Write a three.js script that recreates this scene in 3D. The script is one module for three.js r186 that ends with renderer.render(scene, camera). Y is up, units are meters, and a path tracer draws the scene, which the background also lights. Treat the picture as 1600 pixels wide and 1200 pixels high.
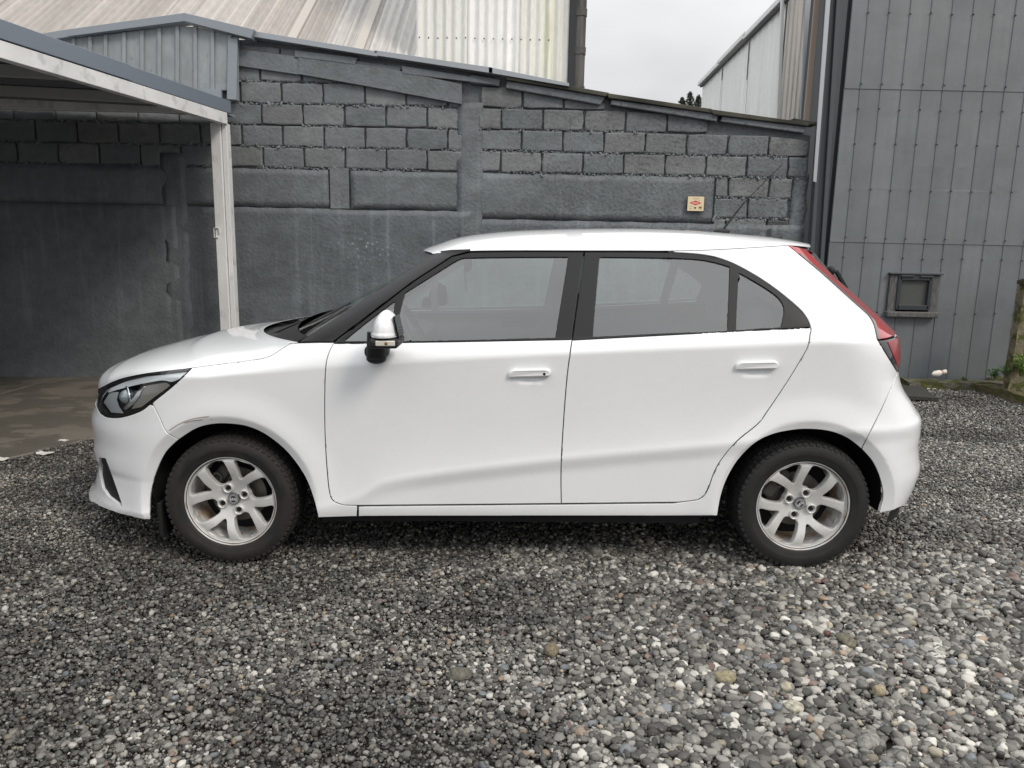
import * as THREE from 'three';
import { mergeGeometries, mergeVertices, toCreasedNormals } from 'three/addons/utils/BufferGeometryUtils.js';
import { RoundedBoxGeometry } from 'three/addons/geometries/RoundedBoxGeometry.js';
import { TessellateModifier } from 'three/addons/modifiers/TessellateModifier.js';
import { ImprovedNoise } from 'three/addons/math/ImprovedNoise.js';

const scene = new THREE.Scene();
const D2R = Math.PI / 180;
// ---- camera: a phone at eye-chest height, tipped a little down and rolled about one degree
const FOCAL = 1200, PITCH = 10.708 * D2R, ROLL = 0.02, EYE = 1.455;
const camera = new THREE.PerspectiveCamera(2 * Math.atan(600 / FOCAL) / D2R, 4 / 3, 0.05, 3000);
camera.rotation.order = 'YXZ';
camera.rotation.set(-PITCH, 0, ROLL);
camera.position.set(0, EYE, 0);
camera.updateMatrixWorld(true);
// ---- exposure, overcast sky, weak and very soft sun behind the clouds
const EXPOSURE = 1.12, ZENITH = 1.54, SUN = 1.4;
const renderer = new THREE.WebGLRenderer({ antialias: true });
renderer.toneMapping = THREE.LinearToneMapping;
renderer.toneMappingExposure = EXPOSURE;
renderer.shadowMap.enabled = true;
renderer.setSize(1024, 768);

const NZ = new ImprovedNoise();
const noise = (x, y = 0, z = 0) => NZ.noise(x, y, z);
function fbm(x, y, z = 0, oct = 4) { let s = 0, a = 0.5; for (let i = 0; i < oct; i++) { s += a * NZ.noise(x, y, z + i * 7.3); x *= 2.03; y *= 2.03; z *= 1.7; a *= 0.5; } return s; }
function rngOf(seed) { let s = seed >>> 0; return () => { s = (s + 0x6D2B79F5) >>> 0; let t = s; t = Math.imul(t ^ (t >>> 15), t | 1); t ^= t + Math.imul(t ^ (t >>> 7), t | 61); return ((t ^ (t >>> 14)) >>> 0) / 4294967296; }; }
const clamp = (v, a, b) => Math.min(b, Math.max(a, v));
const lerp = (a, b, t) => a + (b - a) * t;
const sstep = (a, b, x) => { const t = clamp((x - a) / (b - a), 0, 1); return t * t * (3 - 2 * t); };

{ // sky: overcast, brighter overhead than at the horizon, soft cloud structure all round
  const W = 1024, H = 512, data = new Float32Array(W * H * 4);
  for (let j = 0; j < H; j++) {
    const el = ((j + 0.5) / H - 0.5) * Math.PI, s = Math.sin(el);
    for (let i = 0; i < W; i++) {
      const az = (i + 0.5) / W * 2 * Math.PI;
      const up = Math.max(s, 0.02), k = 1 / (up + 0.25);
      const cx = Math.cos(az) * Math.cos(el) * k, cz = Math.sin(az) * Math.cos(el) * k;
      const c = fbm(cx * 1.1 + 3.1, cz * 1.1 - 1.7, 0.4, 5);
      const L = s > 0 ? ZENITH * (1 + 2 * s) / 3 * (1 + 0.5 * c) : ZENITH / 3 * 0.5;
      const o = (j * W + i) * 4, blue = 0.012 + 0.05 * Math.max(0, -c);
      data[o] = L * (1 - blue); data[o + 1] = L * (1 - blue * 0.45); data[o + 2] = L * (1 + blue * 0.7); data[o + 3] = 1;
    }
  }
  const sky = new THREE.DataTexture(data, W, H, THREE.RGBAFormat, THREE.FloatType);
  sky.mapping = THREE.EquirectangularReflectionMapping; sky.magFilter = THREE.LinearFilter; sky.needsUpdate = true;
  scene.background = sky; scene.environment = sky;
}
const sun = new THREE.DirectionalLight(0xfff4e6, SUN);
sun.position.set(7.2, 9.3, 3.4); sun.target.position.set(0, 0, -4); sun.castShadow = true; sun.shadow.radius = 28;
Object.assign(sun.shadow.camera, { left: -14, right: 14, top: 14, bottom: -14, near: 0.5, far: 60 }); sun.shadow.mapSize.set(2048, 2048);
scene.add(sun, sun.target);

// ---- picking helpers: a viewing direction of the photograph meets a real surface (a wall, the ground, the car's side)
function ray(px, py) { return new THREE.Vector3(px - 800, 600 - py, -FOCAL).applyQuaternion(camera.quaternion).normalize(); }
function wp(px, py, z) { const d = ray(px, py); return new THREE.Vector3(d.x * z / d.z, EYE + d.y * z / d.z, z); }     // point on the upright plane at z
const SLOPE = Math.tan(0.817 * D2R), groundY = (x) => SLOPE * (x + 1.223);
function gp(px, py) { const d = ray(px, py), t = (EYE - groundY(0)) / (SLOPE * d.x - d.y); return new THREE.Vector3(d.x * t, groundY(d.x * t), d.z * t); }
function proj(v) { const q = v.clone().sub(camera.position).applyQuaternion(camera.quaternion.clone().invert()); return [800 - FOCAL * q.x / q.z, 600 + FOCAL * q.y / q.z]; }

// ---- naming helpers
const taken = {};
function numbered(n) { const k = taken[n] = (taken[n] ?? -1) + 1; return k ? `${n}_${String(k).padStart(3, '0')}` : n; }
function thing(name, label, category, pos = [0, 0, 0], group) {
  const g = new THREE.Group(); g.name = numbered(name); g.position.set(...pos); g.userData = { label, category };
  if (group) g.userData.group = group; scene.add(g); return g;
}
function part(parent, name, geo, mat, label) {
  const m = new THREE.Mesh(geo, mat); m.name = name; m.castShadow = m.receiveShadow = true; if (label) m.userData.label = label;
  parent.add(m); return m;
}
function single(name, geo, mat, label, category, group) { const m = part(scene, numbered(name), geo, mat); m.userData = { label, category }; if (group) m.userData.group = group; return m; }
function structure(name, geo, mat) { const m = part(scene, name, geo, mat); m.userData.kind = 'structure'; return m; }

// ---- material helpers
function tex(w, h, fn, srgb = true) {
  const d = new Uint8Array(w * h * 4);
  for (let j = 0; j < h; j++) for (let i = 0; i < w; i++) { const c = fn(i / w, j / h), o = (j * w + i) * 4; for (let k = 0; k < 3; k++) d[o + k] = clamp(Math.round(c[k]), 0, 255); d[o + 3] = 255; }
  const t = new THREE.DataTexture(d, w, h); t.magFilter = THREE.LinearFilter; t.minFilter = THREE.LinearMipmapLinearFilter; t.generateMipmaps = true;
  t.wrapS = t.wrapT = THREE.RepeatWrapping; if (srgb) t.colorSpace = THREE.SRGBColorSpace; t.needsUpdate = true; return t;
}
const grey = (v) => [v, v, v];
const fineBump = tex(512, 512, (u, v) => grey(128 + 150 * fbm(u * 48, v * 48, 2, 4)), false);
const mat = (color, rough = 0.7, extra = {}) => new THREE.MeshStandardMaterial({ color, roughness: rough, ...extra });
const phys = (o) => new THREE.MeshPhysicalMaterial(o);
function repeated(t, rx, ry = rx) { const c = t.clone(); c.repeat.set(rx, ry); c.needsUpdate = true; return c; }

// ---- geometry helpers
function geo(pos, uv, index, normal) {
  const g = new THREE.BufferGeometry(); g.setAttribute('position', new THREE.Float32BufferAttribute(pos, 3));
  g.setAttribute('uv', new THREE.Float32BufferAttribute(uv ?? new Array(pos.length / 3 * 2).fill(0), 2));
  if (index) g.setIndex(index); if (normal) g.setAttribute('normal', new THREE.Float32BufferAttribute(normal, 3)); else g.computeVertexNormals(); return g;
}
function merge(list) {
  const l = list.map((g) => { let q = g.index ? g.toNonIndexed() : g.clone(); for (const k of Object.keys(q.attributes)) if (!['position', 'normal', 'uv'].includes(k)) q.deleteAttribute(k); if (!q.attributes.uv) q.setAttribute('uv', new THREE.Float32BufferAttribute(new Float32Array(q.attributes.position.count * 2), 2)); return q; });
  return mergeGeometries(l);
}
function worldUV(g, s = 1) { // uv in metres, picked per face direction
  if (g.index) g = g.toNonIndexed();
  const p = g.attributes.position, n = g.attributes.normal, uv = new Float32Array(p.count * 2);
  for (let i = 0; i < p.count; i++) {
    const ax = Math.abs(n.getX(i)), ay = Math.abs(n.getY(i)), az = Math.abs(n.getZ(i));
    uv[2 * i] = s * (az >= ax || ay > ax ? p.getX(i) : p.getZ(i)); uv[2 * i + 1] = s * (ay > ax && ay > az ? p.getZ(i) : p.getY(i));
  }
  g.setAttribute('uv', new THREE.BufferAttribute(uv, 2)); return g;
}
function box(w, h, d, x = 0, y = 0, z = 0, r = 0.004) { const g = new RoundedBoxGeometry(w, h, d, 2, Math.min(r, w / 2.1, h / 2.1, d / 2.1)); g.translate(x, y, z); return worldUV(g); }
// a bar of square section from a to b
function bar(a, b, w, h, r = 0.004) {
  const d = b.clone().sub(a), L = d.length(), g = new RoundedBoxGeometry(w, h, L, 2, Math.min(r, w / 2.1, h / 2.1));
  g.applyMatrix4(new THREE.Matrix4().lookAt(b, a, new THREE.Vector3(0, 1, 0))); const m = a.clone().add(b).multiplyScalar(0.5); g.translate(m.x, m.y, m.z); return worldUV(g);
}
// an upright slab: an outline on the plane z, given thickness towards -z
function slab(pts, z, depth, bevel = 0.004) {
  const g = new THREE.ExtrudeGeometry(new THREE.Shape(pts.map((p) => new THREE.Vector2(p.x, p.y))), { depth: depth - 2 * bevel, bevelEnabled: bevel > 0, bevelSize: bevel, bevelOffset: -bevel, bevelThickness: bevel, bevelSegments: 2 });
  g.translate(0, 0, z - depth + bevel); return worldUV(g);
}
function blobGeo(rng, sx, sy, sz, detail = 2, rough = 0.15) {
  const g = mergeVertices((() => { const q = new THREE.IcosahedronGeometry(1, detail); q.deleteAttribute('normal'); q.deleteAttribute('uv'); return q; })()), p = g.attributes.position, o = rng() * 50;
  for (let i = 0; i < p.count; i++) { const v = new THREE.Vector3().fromBufferAttribute(p, i), k = 1 + rough * 2 * noise(v.x * 1.1 + o, v.y * 1.1 - o, v.z * 1.1); p.setXYZ(i, v.x * k * sx, v.y * k * sy, v.z * k * sz); }
  g.computeVertexNormals(); return g;
}

// =====================================================================  THE SETTING
const WZ = -7.8;                                   // face of the block wall
// ground sheet under everything
{
  const m = mat(0xffffff, 0.95);
  const g = new THREE.PlaneGeometry(600, 600, 2, 2); g.rotateX(-Math.PI / 2); g.rotateZ(Math.atan(SLOPE)); g.translate(0, groundY(0) - 0.016, 0); worldUV(g);
  m.map = repeated(tex(512, 512, (u, v) => { const k = 66 + 150 * fbm(u * 110, v * 110, 5, 2); return [k, k * 0.98, k * 0.94]; }), 1.2);
  structure('ground', g, m);
}
// wet concrete floor of the carport, two pours with an open joint between them
const slabA = gp(0, 722), slabB = gp(147, 686), slabDir = slabB.clone().sub(slabA).normalize();
const slabEdgeX = (z) => slabA.x + (z - slabA.z) * slabDir.x / slabDir.z;
{
  const rough = tex(512, 512, (u, v) => { const n = fbm(u * 7, v * 9, 3, 5); return grey(n > 0.06 ? 170 : n < -0.05 ? 110 : lerp(110, 170, (n + 0.05) / 0.11)); }, false);
  const cmap = tex(512, 512, (u, v) => {
    const n = fbm(u * 7, v * 9, 3, 5), w = sstep(-0.05, 0.06, n), f = 8 * fbm(u * 90, v * 90, 1, 3), s = 10 * fbm(u * 4, v * 22, 8, 3);
    const k = lerp(104, 118, w) + f + s; return [k * 1.01, k * 0.96, k * 0.88];
  });
  const m = mat(0xffffff, 1, { map: repeated(cmap, 0.33), roughnessMap: repeated(rough, 0.33), bumpMap: repeated(fineBump, 0.8), bumpScale: 0.004 });
  const j0 = gp(0, 618), j1 = gp(147, 578), top = 0.012, back = WZ + 0.01, front = slabA.z + 1.6;
  const jx = (z) => j0.x + (z - j0.z) * (j1.x - j0.x) / (j1.z - j0.z);
  const g = (outline) => { const e = new THREE.ExtrudeGeometry(new THREE.Shape(outline.map(([x, z]) => new THREE.Vector2(x, -z))), { depth: 0.1, bevelEnabled: true, bevelSize: 0.008, bevelOffset: -0.008, bevelThickness: 0.008, bevelSegments: 2 }); e.rotateX(-Math.PI / 2); e.translate(0, -0.1, 0); const p = e.attributes.position; for (let i = 0; i < p.count; i++) p.setY(i, p.getY(i) - 0.008 + top + groundY(p.getX(i))); e.computeVertexNormals(); return worldUV(e); };
  const zj = -5.3;
  const right = [], left = [];
  for (let i = 0; i <= 14; i++) { const z = lerp(front, back, i / 14); right.push([slabEdgeX(z) + 0.05 * noise(z * 2.7, 4) + 0.03 * noise(z * 9, 1), z]); }
  structure('concrete_floor', g([...right, [jx(back) + 0.008, back], [jx(zj) + 0.008, zj], [-9, jx(zj) > -9 ? zj : zj], [-9, front]]), m);
  structure('concrete_floor_001', g([[jx(back) - 0.03, back], [-9, back], [-9, zj - 0.03], [jx(zj) - 0.03, zj - 0.03]]), m);
}

// ---- painted block wall
const paintMap = tex(2048, 640, (u, v) => {        // covers x -9..4.8, y -0.2..3.6
  const x = -9 + u * 13.8, y = -0.2 + v * 3.8;
  let k = 1 + 0.22 * fbm(x * 1.1, y * 1.6, 1, 4) + 0.16 * fbm(x * 9, y * 9, 4, 3) + 0.1 * fbm(x * 40, y * 30, 9, 2);
  const streak = Math.max(0, fbm(x * 13, y * 0.7, 21, 3) - 0.08) * 0.6 * sstep(0.2, 0.9, y) * sstep(2.1, 1.5, y); k += streak;
  const mould = sstep(0.0, 0.3, fbm(x * 38, y * 38, 31, 3) + 0.5 * fbm(x * 3.6, y * 3.6, 32, 3)) * sstep(-1.0, 0.9, x); k *= 1 - 0.17 * mould;
  const dx = (x + 1.5) / 0.25, dy = (y - 1.33) / 0.16, flake = Math.exp(-dx * dx - dy * dy) * sstep(0.2, 0.26, fbm(x * 38, y * 20, 44, 2)); k += 0.6 * flake;
  const g = 126 * k; return [g * 0.968, g * 1.0, g * 1.018];
});
paintMap.wrapS = paintMap.wrapT = THREE.ClampToEdgeWrapping;
const paintBump = tex(1024, 1024, (u, v) => grey(128 + 120 * fbm(u * 34, v * 34, 2, 5) + 90 * Math.max(0, fbm(u * 90, v * 90, 7, 2))), false);
const wallUV = (g) => { const p = g.attributes.position, a = new Float32Array(p.count * 2); for (let i = 0; i < p.count; i++) { a[2 * i] = (p.getX(i) + 9) / 13.8; a[2 * i + 1] = (p.getY(i) + 0.2) / 3.8; } g.setAttribute('uv', new THREE.BufferAttribute(a, 2)); return g; };
const wallMat = (tint) => mat(tint, 0.62, { map: paintMap, bumpMap: repeated(paintBump, 12, 3.4), bumpScale: 0.007 });
const M_block = [wallMat(0xf0f0f0), wallMat(0xe6e8ea), wallMat(0xdadde0), wallMat(0xecebe8)], M_core = wallMat(0xcdd0d3), M_band = wallMat(0xdadde0), M_low = wallMat(0xccd0d4), M_trim = wallMat(0xe2e5ea), M_mortar = wallMat(0xf4f6f8), M_blackblock = wallMat(0x8e9092);
const topPts = [[-300, 74], [395, 57], [640, 91], [790, 121], [1000, 158], [1262, 207]].map(([x, y]) => wp(x, y, WZ));
const topY = (x) => { for (let i = 0; i < topPts.length - 1; i++) if (x <= topPts[i + 1].x || i === topPts.length - 2) { const a = topPts[i], b = topPts[i + 1]; return a.y + (b.y - a.y) * (x - a.x) / (b.x - a.x); } };
const wallX1 = wp(1262, 300, WZ).x, course = 0.2, row0 = wp(431, 262, WZ).y, bandY = wp(431, 324, WZ).y;
const pillarX = wp(733, 220, WZ).x, rightBandX = wp(1118, 300, WZ).x;
const wall = thing('block_wall', 'dark grey painted concrete block wall with sloping top behind the white car', 'wall', [0, 0, 0]);
{
  // core: the recessed mortar face, uneven, with thickness behind
  const nx = 260, ny = 70, x0 = -9, pos = [], idx = [];
  for (let j = 0; j <= ny; j++) for (let i = 0; i <= nx; i++) {
    const x = lerp(x0, wallX1 - 0.01, i / nx), y = lerp(-0.15, topY(x) - 0.02, j / ny); pos.push(x, y, WZ - 0.03 + 0.012 * fbm(x * 14, y * 14, 3, 3));
  }
  for (let j = 0; j < ny; j++) for (let i = 0; i < nx; i++) { const a = j * (nx + 1) + i; idx.push(a, a + 1, a + nx + 2, a, a + nx + 2, a + nx + 1); }
  const body = slab([new THREE.Vector2(x0, -0.15), new THREE.Vector2(wallX1 - 0.01, -0.15), new THREE.Vector2(wallX1 - 0.01, topY(wallX1) - 0.02), ...topPts.slice(1, -1).reverse().map((p) => new THREE.Vector2(p.x, p.y - 0.02)), new THREE.Vector2(x0, topPts[1].y - 0.02)], WZ - 0.05, 0.14, 0);
  part(wall, 'wall_core', wallUV(merge([geo(pos, null, idx), body])), M_core);
  // one block: outline (x0,y0)-(x1,y1), tops may slope; uneven front, knocked corners
  const rng = rngOf(11);
  function block(xa, xb, ya, yb0, yb1, seed, proud = 0.0) {
    const r = rngOf(seed), nu = 6, nv = 4, P = [], I = [], o = r() * 40, cut = 0.001 + 0.012 * r() * r(), us = [0, 0.05, 0.25, 0.5, 0.75, 0.95, 1], vs = [0, 0.1, 0.5, 0.9, 1];
    const ring = (u, v, e, z) => { const X = lerp(xa, xb, u), Y = lerp(ya, lerp(yb0, yb1, u), v);
      const su = Math.min(u, 1 - u) * (xb - xa), sv = Math.min(v, 1 - v) * (yb0 - ya), c = su < 0.02 && sv < 0.02 ? cut : 0;
      const sx = u < 0.5 ? 1 : -1, sy = v < 0.5 ? 1 : -1;
      P.push(X + sx * (e + c * 0.7) * (su < 0.001 ? 1 : 0) + 0.011 * noise(X * 13 + o, Y * 17) * (su < 0.001 ? 1 : 0), Y + sy * (e + c * 0.45) * (sv < 0.001 ? 1 : 0) + 0.010 * noise(X * 13, Y * 9 + o) * (sv < 0.001 ? 1 : 0), z + 0.010 * noise(X * 6 + o, Y * 8, 1) + 0.005 * noise(X * 25, Y * 25 + o)); };
    for (let j = 0; j <= nv; j++) for (let i = 0; i <= nu; i++) ring(us[i], vs[j], 0.002, WZ + proud);
    for (let j = 0; j < nv; j++) for (let i = 0; i < nu; i++) { const a = j * (nu + 1) + i; I.push(a, a + 1, a + nu + 2, a, a + nu + 2, a + nu + 1); }
    const rim = []; for (let i = 0; i <= nu; i++) rim.push(i); for (let j = 1; j <= nv; j++) rim.push(j * (nu + 1) + nu); for (let i = nu - 1; i >= 0; i--) rim.push(nv * (nu + 1) + i); for (let j = nv - 1; j > 0; j--) rim.push(j * (nu + 1));
    const n0 = P.length / 3, cx = (xa + xb) / 2, cy = (ya + yb0) / 2;
    for (const k of rim) { const x = P[3 * k], y = P[3 * k + 1]; P.push(x + Math.sign(x - cx) * 0.003, y + Math.sign(y - cy) * 0.003, WZ + proud - 0.008); }
    for (const k of rim) P.push(P[3 * k], P[3 * k + 1], WZ - 0.06);
    const R = rim.length; for (let k = 0; k < R; k++) { const k2 = (k + 1) % R; I.push(rim[k], n0 + k, n0 + k2, rim[k], n0 + k2, rim[k2], n0 + k, n0 + R + k, n0 + R + k2, n0 + k, n0 + R + k2, n0 + k2); }
    return wallUV(geo(P, null, I));
  }
  const joint = 0.016, crumbs = [];
  function rowOf(y, xa, xb, phase, len = 0.39) {
    for (let x = phase - 8; x < xb; x += len + 0.012) {
      const l = Math.max(x + joint / 2, xa), r = Math.min(x + len + 0.012 - joint / 2, xb); if (r - l < 0.07) continue;
      const yt = y + course - joint; const ya = Math.min(yt, topY(l) - 0.07), yb = Math.min(yt, topY(r) - 0.07); if (Math.min(ya, yb) - y < 0.05) continue;
      const dy = 0.006 * noise(x * 3, y * 5), seed = Math.round((x + 20) * 1000 + y * 77777);
      part(wall, 'block', block(l, r, y + dy, ya + dy, yb + dy, seed, 0.008 * (rng() - 0.4)), rng() < 0.05 && x > 0.3 ? M_blackblock : M_block[Math.floor(rng() * 4)]);
    }
    for (let x = Math.max(xa, -8.4); x < xb; x += 0.013) if (y + course < topY(x) - 0.05 && rng() < 0.9 && noise(x * 1.7, y * 3, 5) > -0.3) crumbs.push([x + 0.01 * rng(), y - joint / 2 + 0.016 * (rng() - 0.5), 0.010 + 0.020 * rng() * rng()]);
  }
  const pl = pillarX - 0.07, pr = pillarX + 0.1;
  const ph = wp(469, 245, WZ).x, phR = wp(1033, 245, WZ).x;
  for (let r = 0; r < 8; r++) {
    const y = row0 + r * course + joint / 2;
    rowOf(y, -8.6, pl, ph + (r % 2) * 0.2); rowOf(y, pr, wallX1 - 0.03, phR + (r % 2) * 0.2);
  }
  for (let r = 1; r <= 4; r++) rowOf(row0 - r * course + joint / 2, rightBandX, wallX1 - 0.16, wp(1132, 290, WZ).x + (r % 2 ? 0 : -0.2));
  // crumbly mortar squeezed out of the joints
  { const g = blobGeo(rngOf(3), 1, 0.75, 0.7, 1, 0.3), im = new THREE.InstancedMesh(g, M_mortar, crumbs.length), m4 = new THREE.Matrix4(), q = new THREE.Quaternion(), e = new THREE.Euler();
    crumbs.forEach(([x, y, s], i) => { e.set(rng() * 6, rng() * 6, rng() * 6); m4.compose(new THREE.Vector3(x, y, WZ - 0.018 + 0.012 * rng()), q.setFromEuler(e), new THREE.Vector3(s * (0.8 + rng()), s * 0.8, s * 0.7)); im.setMatrixAt(i, m4); });
    im.name = 'mortar_crumbs'; im.userData.kind = 'stuff'; im.castShadow = im.receiveShadow = true; wall.add(im); }
  // smooth cast bands below the blocks
  function cast(xa, xb, ya, yb, m, proud, amp, name = 'concrete_panel') {
    const nu = Math.max(3, Math.round((xb - xa) / 0.06)), nv = Math.max(3, Math.round((yb - ya) / 0.06)), P = [], I = [];
    for (let j = -1; j <= nv + 1; j++) for (let i = -1; i <= nu + 1; i++) {
      const u = clamp(i / nu, 0, 1), v = clamp(j / nv, 0, 1), edge = i < 0 || j < 0 || i > nu || j > nv;
      const x = lerp(xa, xb, u), y = lerp(ya, yb, v), wob = 0.007 * noise(x * 4, ya * 9) * (v === 0) + 0.012 * noise(x * 6, yb * 9) * (v === 1);
      const rag = name === 'cast_column' && xa > -4 ? 0.05 : 0.012; P.push(x + rag * fbm(y * 7, xa * 3, 2, 3) * (u === 0) - rag * fbm(y * 7, xb * 3, 2, 3) * (u === 1), y + wob, edge ? WZ - 0.06 : WZ + proud + amp * fbm(x * 2.5, y * 3.5, xa, 4) - (u === 0 || u === 1 || v === 0 || v === 1 ? 0.0015 : 0));
    }
    const w = nu + 3; for (let j = 0; j < nv + 2; j++) for (let i = 0; i < w - 1; i++) { const a = j * w + i; I.push(a, a + 1, a + w + 1, a, a + w + 1, a + w); }
    part(wall, name, wallUV(geo(P, null, I)), m);
  }
  const patchL = wp(515, 295, WZ).x, patchR = wp(546, 295, WZ).x, colL = wp(262, 295, WZ).x, colR = wp(282, 295, WZ).x;
  cast(-8.6, colL + 0.07, bandY + 0.006, row0 - 0.012, M_band, 0.004, 0.02); cast(colR - 0.07, patchL - 0.01, bandY + 0.006, row0 - 0.012, M_band, 0.002, 0.02);
  cast(patchR + 0.012, pl + 0.07, bandY + 0.006, row0 - 0.012, M_band, 0.003, 0.02); cast(pr - 0.08, rightBandX - 0.02, bandY - 0.06, row0 - 0.012, M_band, 0.0, 0.025);
  cast(-8.6, colL + 0.07, -0.15, bandY - 0.006, M_low, 0.01, 0.02); cast(colR - 0.08, pl + 0.09, -0.15, bandY - 0.006, M_low, 0.008, 0.025); cast(pr - 0.1, wallX1, -0.15, bandY - 0.075, M_low, 0.006, 0.03);
  // cast column, old column under the carport, ragged wall end
  cast(pl - 0.045, pr + 0.03, bandY - 0.4, row0 + 3.2 * course, M_band, 0.006, 0.03, 'cast_column'); cast(pl + 0.04, pr - 0.035, -0.15, bandY - 0.4, M_low, 0.011, 0.03, 'cast_column');
  cast(colL - 0.06, colR + 0.05, -0.15, row0 + 0.12, M_low, 0.010, 0.02, 'cast_column');
  cast(wallX1 - 0.15, wallX1, row0 - 0.78, row0 + 0.05, M_trim, 0.006, 0.05, 'cast_column');
  part(wall, 'patch_board', wallUV(slab([wp(515.5, 263, WZ), wp(545, 263, WZ), wp(546, 326, WZ), wp(517, 326, WZ)], WZ + 0.014, 0.02, 0.002)), M_block[1]);
  // fascia boards nailed below the top
  part(wall, 'fascia_board', wallUV(slab([wp(374, 78, WZ), wp(470, 90, WZ), wp(470, 118, WZ), wp(374, 104, WZ)], WZ + 0.035, 0.03, 0.003)), M_trim);
  part(wall, 'fascia_board', wallUV(slab([wp(468, 90, WZ), wp(600, 107, WZ), wp(722, 133, WZ), wp(722, 164, WZ), wp(590, 139, WZ), wp(468, 117, WZ)], WZ + 0.045, 0.03, 0.003)), M_block[2]);
  // half-round old tiles and flat tiles of the coping
  const tile = (a, b, c, d, z, mm, w = 0.2) => part(wall, 'coping_tile', wallUV(slab([wp(...a, WZ), wp(...b, WZ), wp(...c, WZ), wp(...d, WZ)], WZ + z, w, 0.008)), mm);
  tile([463, 80], [560, 92], [556, 103], [462, 91], 0.05, M_trim); tile([553, 95], [628, 106], [624, 117], [550, 104], 0.03, M_block[2]);
  tile([628, 104], [735, 121], [775, 134], [630, 117], 0.05, M_trim); tile([735, 118], [782, 126], [780, 136], [735, 131], 0.04, M_core);
  tile([793, 128], [945, 153], [937, 165], [790, 139], 0.05, M_trim); tile([955, 157], [1120, 180], [1118, 191], [953, 165], 0.05, M_trim); tile([1127, 183], [1256, 199], [1254, 209], [1124, 191], 0.05, M_trim);
  const mossy = mat(0xffffff, 0.95, { map: tex(256, 64, (u, v) => { const n = fbm(u * 30, v * 6, 2, 4); const k = 70 + 70 * n; return [k * 1.0, k * 0.98, k * 0.88]; }) });
  tile([790, 119], [950, 147], [945, 153], [792, 127], 0.08, mossy, 0.24); tile([945, 147], [1110, 172], [1112, 179], [950, 155], 0.075, mossy, 0.24); tile([1104, 172], [1262, 194], [1258, 199], [1112, 181], 0.08, mossy, 0.24);
  tile([1238, 186], [1272, 192], [1272, 197], [1238, 193], 0.06, mossy, 0.16);
  // folded metal flashing over the left part
  const fl = mat(0xa2a8ae, 0.5, { metalness: 0.3 });
  for (const [a, b] of [[[398, 52, 61], [592, 84, 92]], [[588, 82, 90], [770, 109, 118]], [[764, 108, 117], [888, 133, 138]]]) {
    const pts = [wp(a[0], a[1], WZ), wp(b[0], b[1], WZ), wp(b[0], b[2], WZ), wp(a[0], a[2], WZ)];
    part(wall, 'flashing', slab(pts, WZ + 0.1, 0.3, 0.002), fl);
  }
}
// ---- small square notice on the wall
{
  const c = document.createElement('canvas'); c.width = c.height = 256; const x = c.getContext('2d');
  x.fillStyle = '#e3d3b0'; x.fillRect(0, 0, 256, 256); x.fillStyle = '#b09a76'; x.fillRect(72, 26, 110, 9); x.fillStyle = '#cfae88'; x.fillRect(84, 44, 84, 10);
  x.fillStyle = '#c0504a'; x.beginPath(); x.moveTo(24, 116); x.lineTo(122, 70); x.lineTo(222, 116); x.lineTo(122, 160); x.fill();
  x.fillStyle = '#e79a98'; x.beginPath(); x.ellipse(122, 116, 58, 15, 0, 0, 7); x.fill();
  x.fillStyle = '#9c4a40'; x.fillRect(168, 66, 16, 10); x.fillStyle = '#b6a27c'; x.fillRect(26, 170, 60, 9); x.fillRect(38, 204, 28, 22);
  x.fillStyle = '#2a1c08'; x.beginPath(); x.moveTo(98, 202); x.lineTo(120, 184); x.lineTo(146, 202); x.lineTo(120, 222); x.fill();
  x.fillStyle = '#55481f'; x.fillRect(176, 178, 50, 20); x.fillStyle = '#a3966a'; x.fillRect(176, 200, 50, 24);
  const t = new THREE.CanvasTexture(c); t.colorSpace = THREE.SRGBColorSpace;
  const a = wp(1074, 307, WZ), b = wp(1098, 330, WZ), s = thing('wall_sign', 'small square cream notice with a red diamond fixed to the grey block wall', 'sign', [(a.x + b.x) / 2, (a.y + b.y) / 2, WZ + 0.03]);
  part(s, 'backing_plate', box(b.x - a.x + 0.012, a.y - b.y + 0.012, 0.008, 0, 0, -0.006, 0.002), mat(0x4a3c30, 0.7));
  const f = new THREE.PlaneGeometry(b.x - a.x, a.y - b.y); part(s, 'face', f, mat(0xffffff, 0.6, { map: t })).position.z = 0.001;
}

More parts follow.
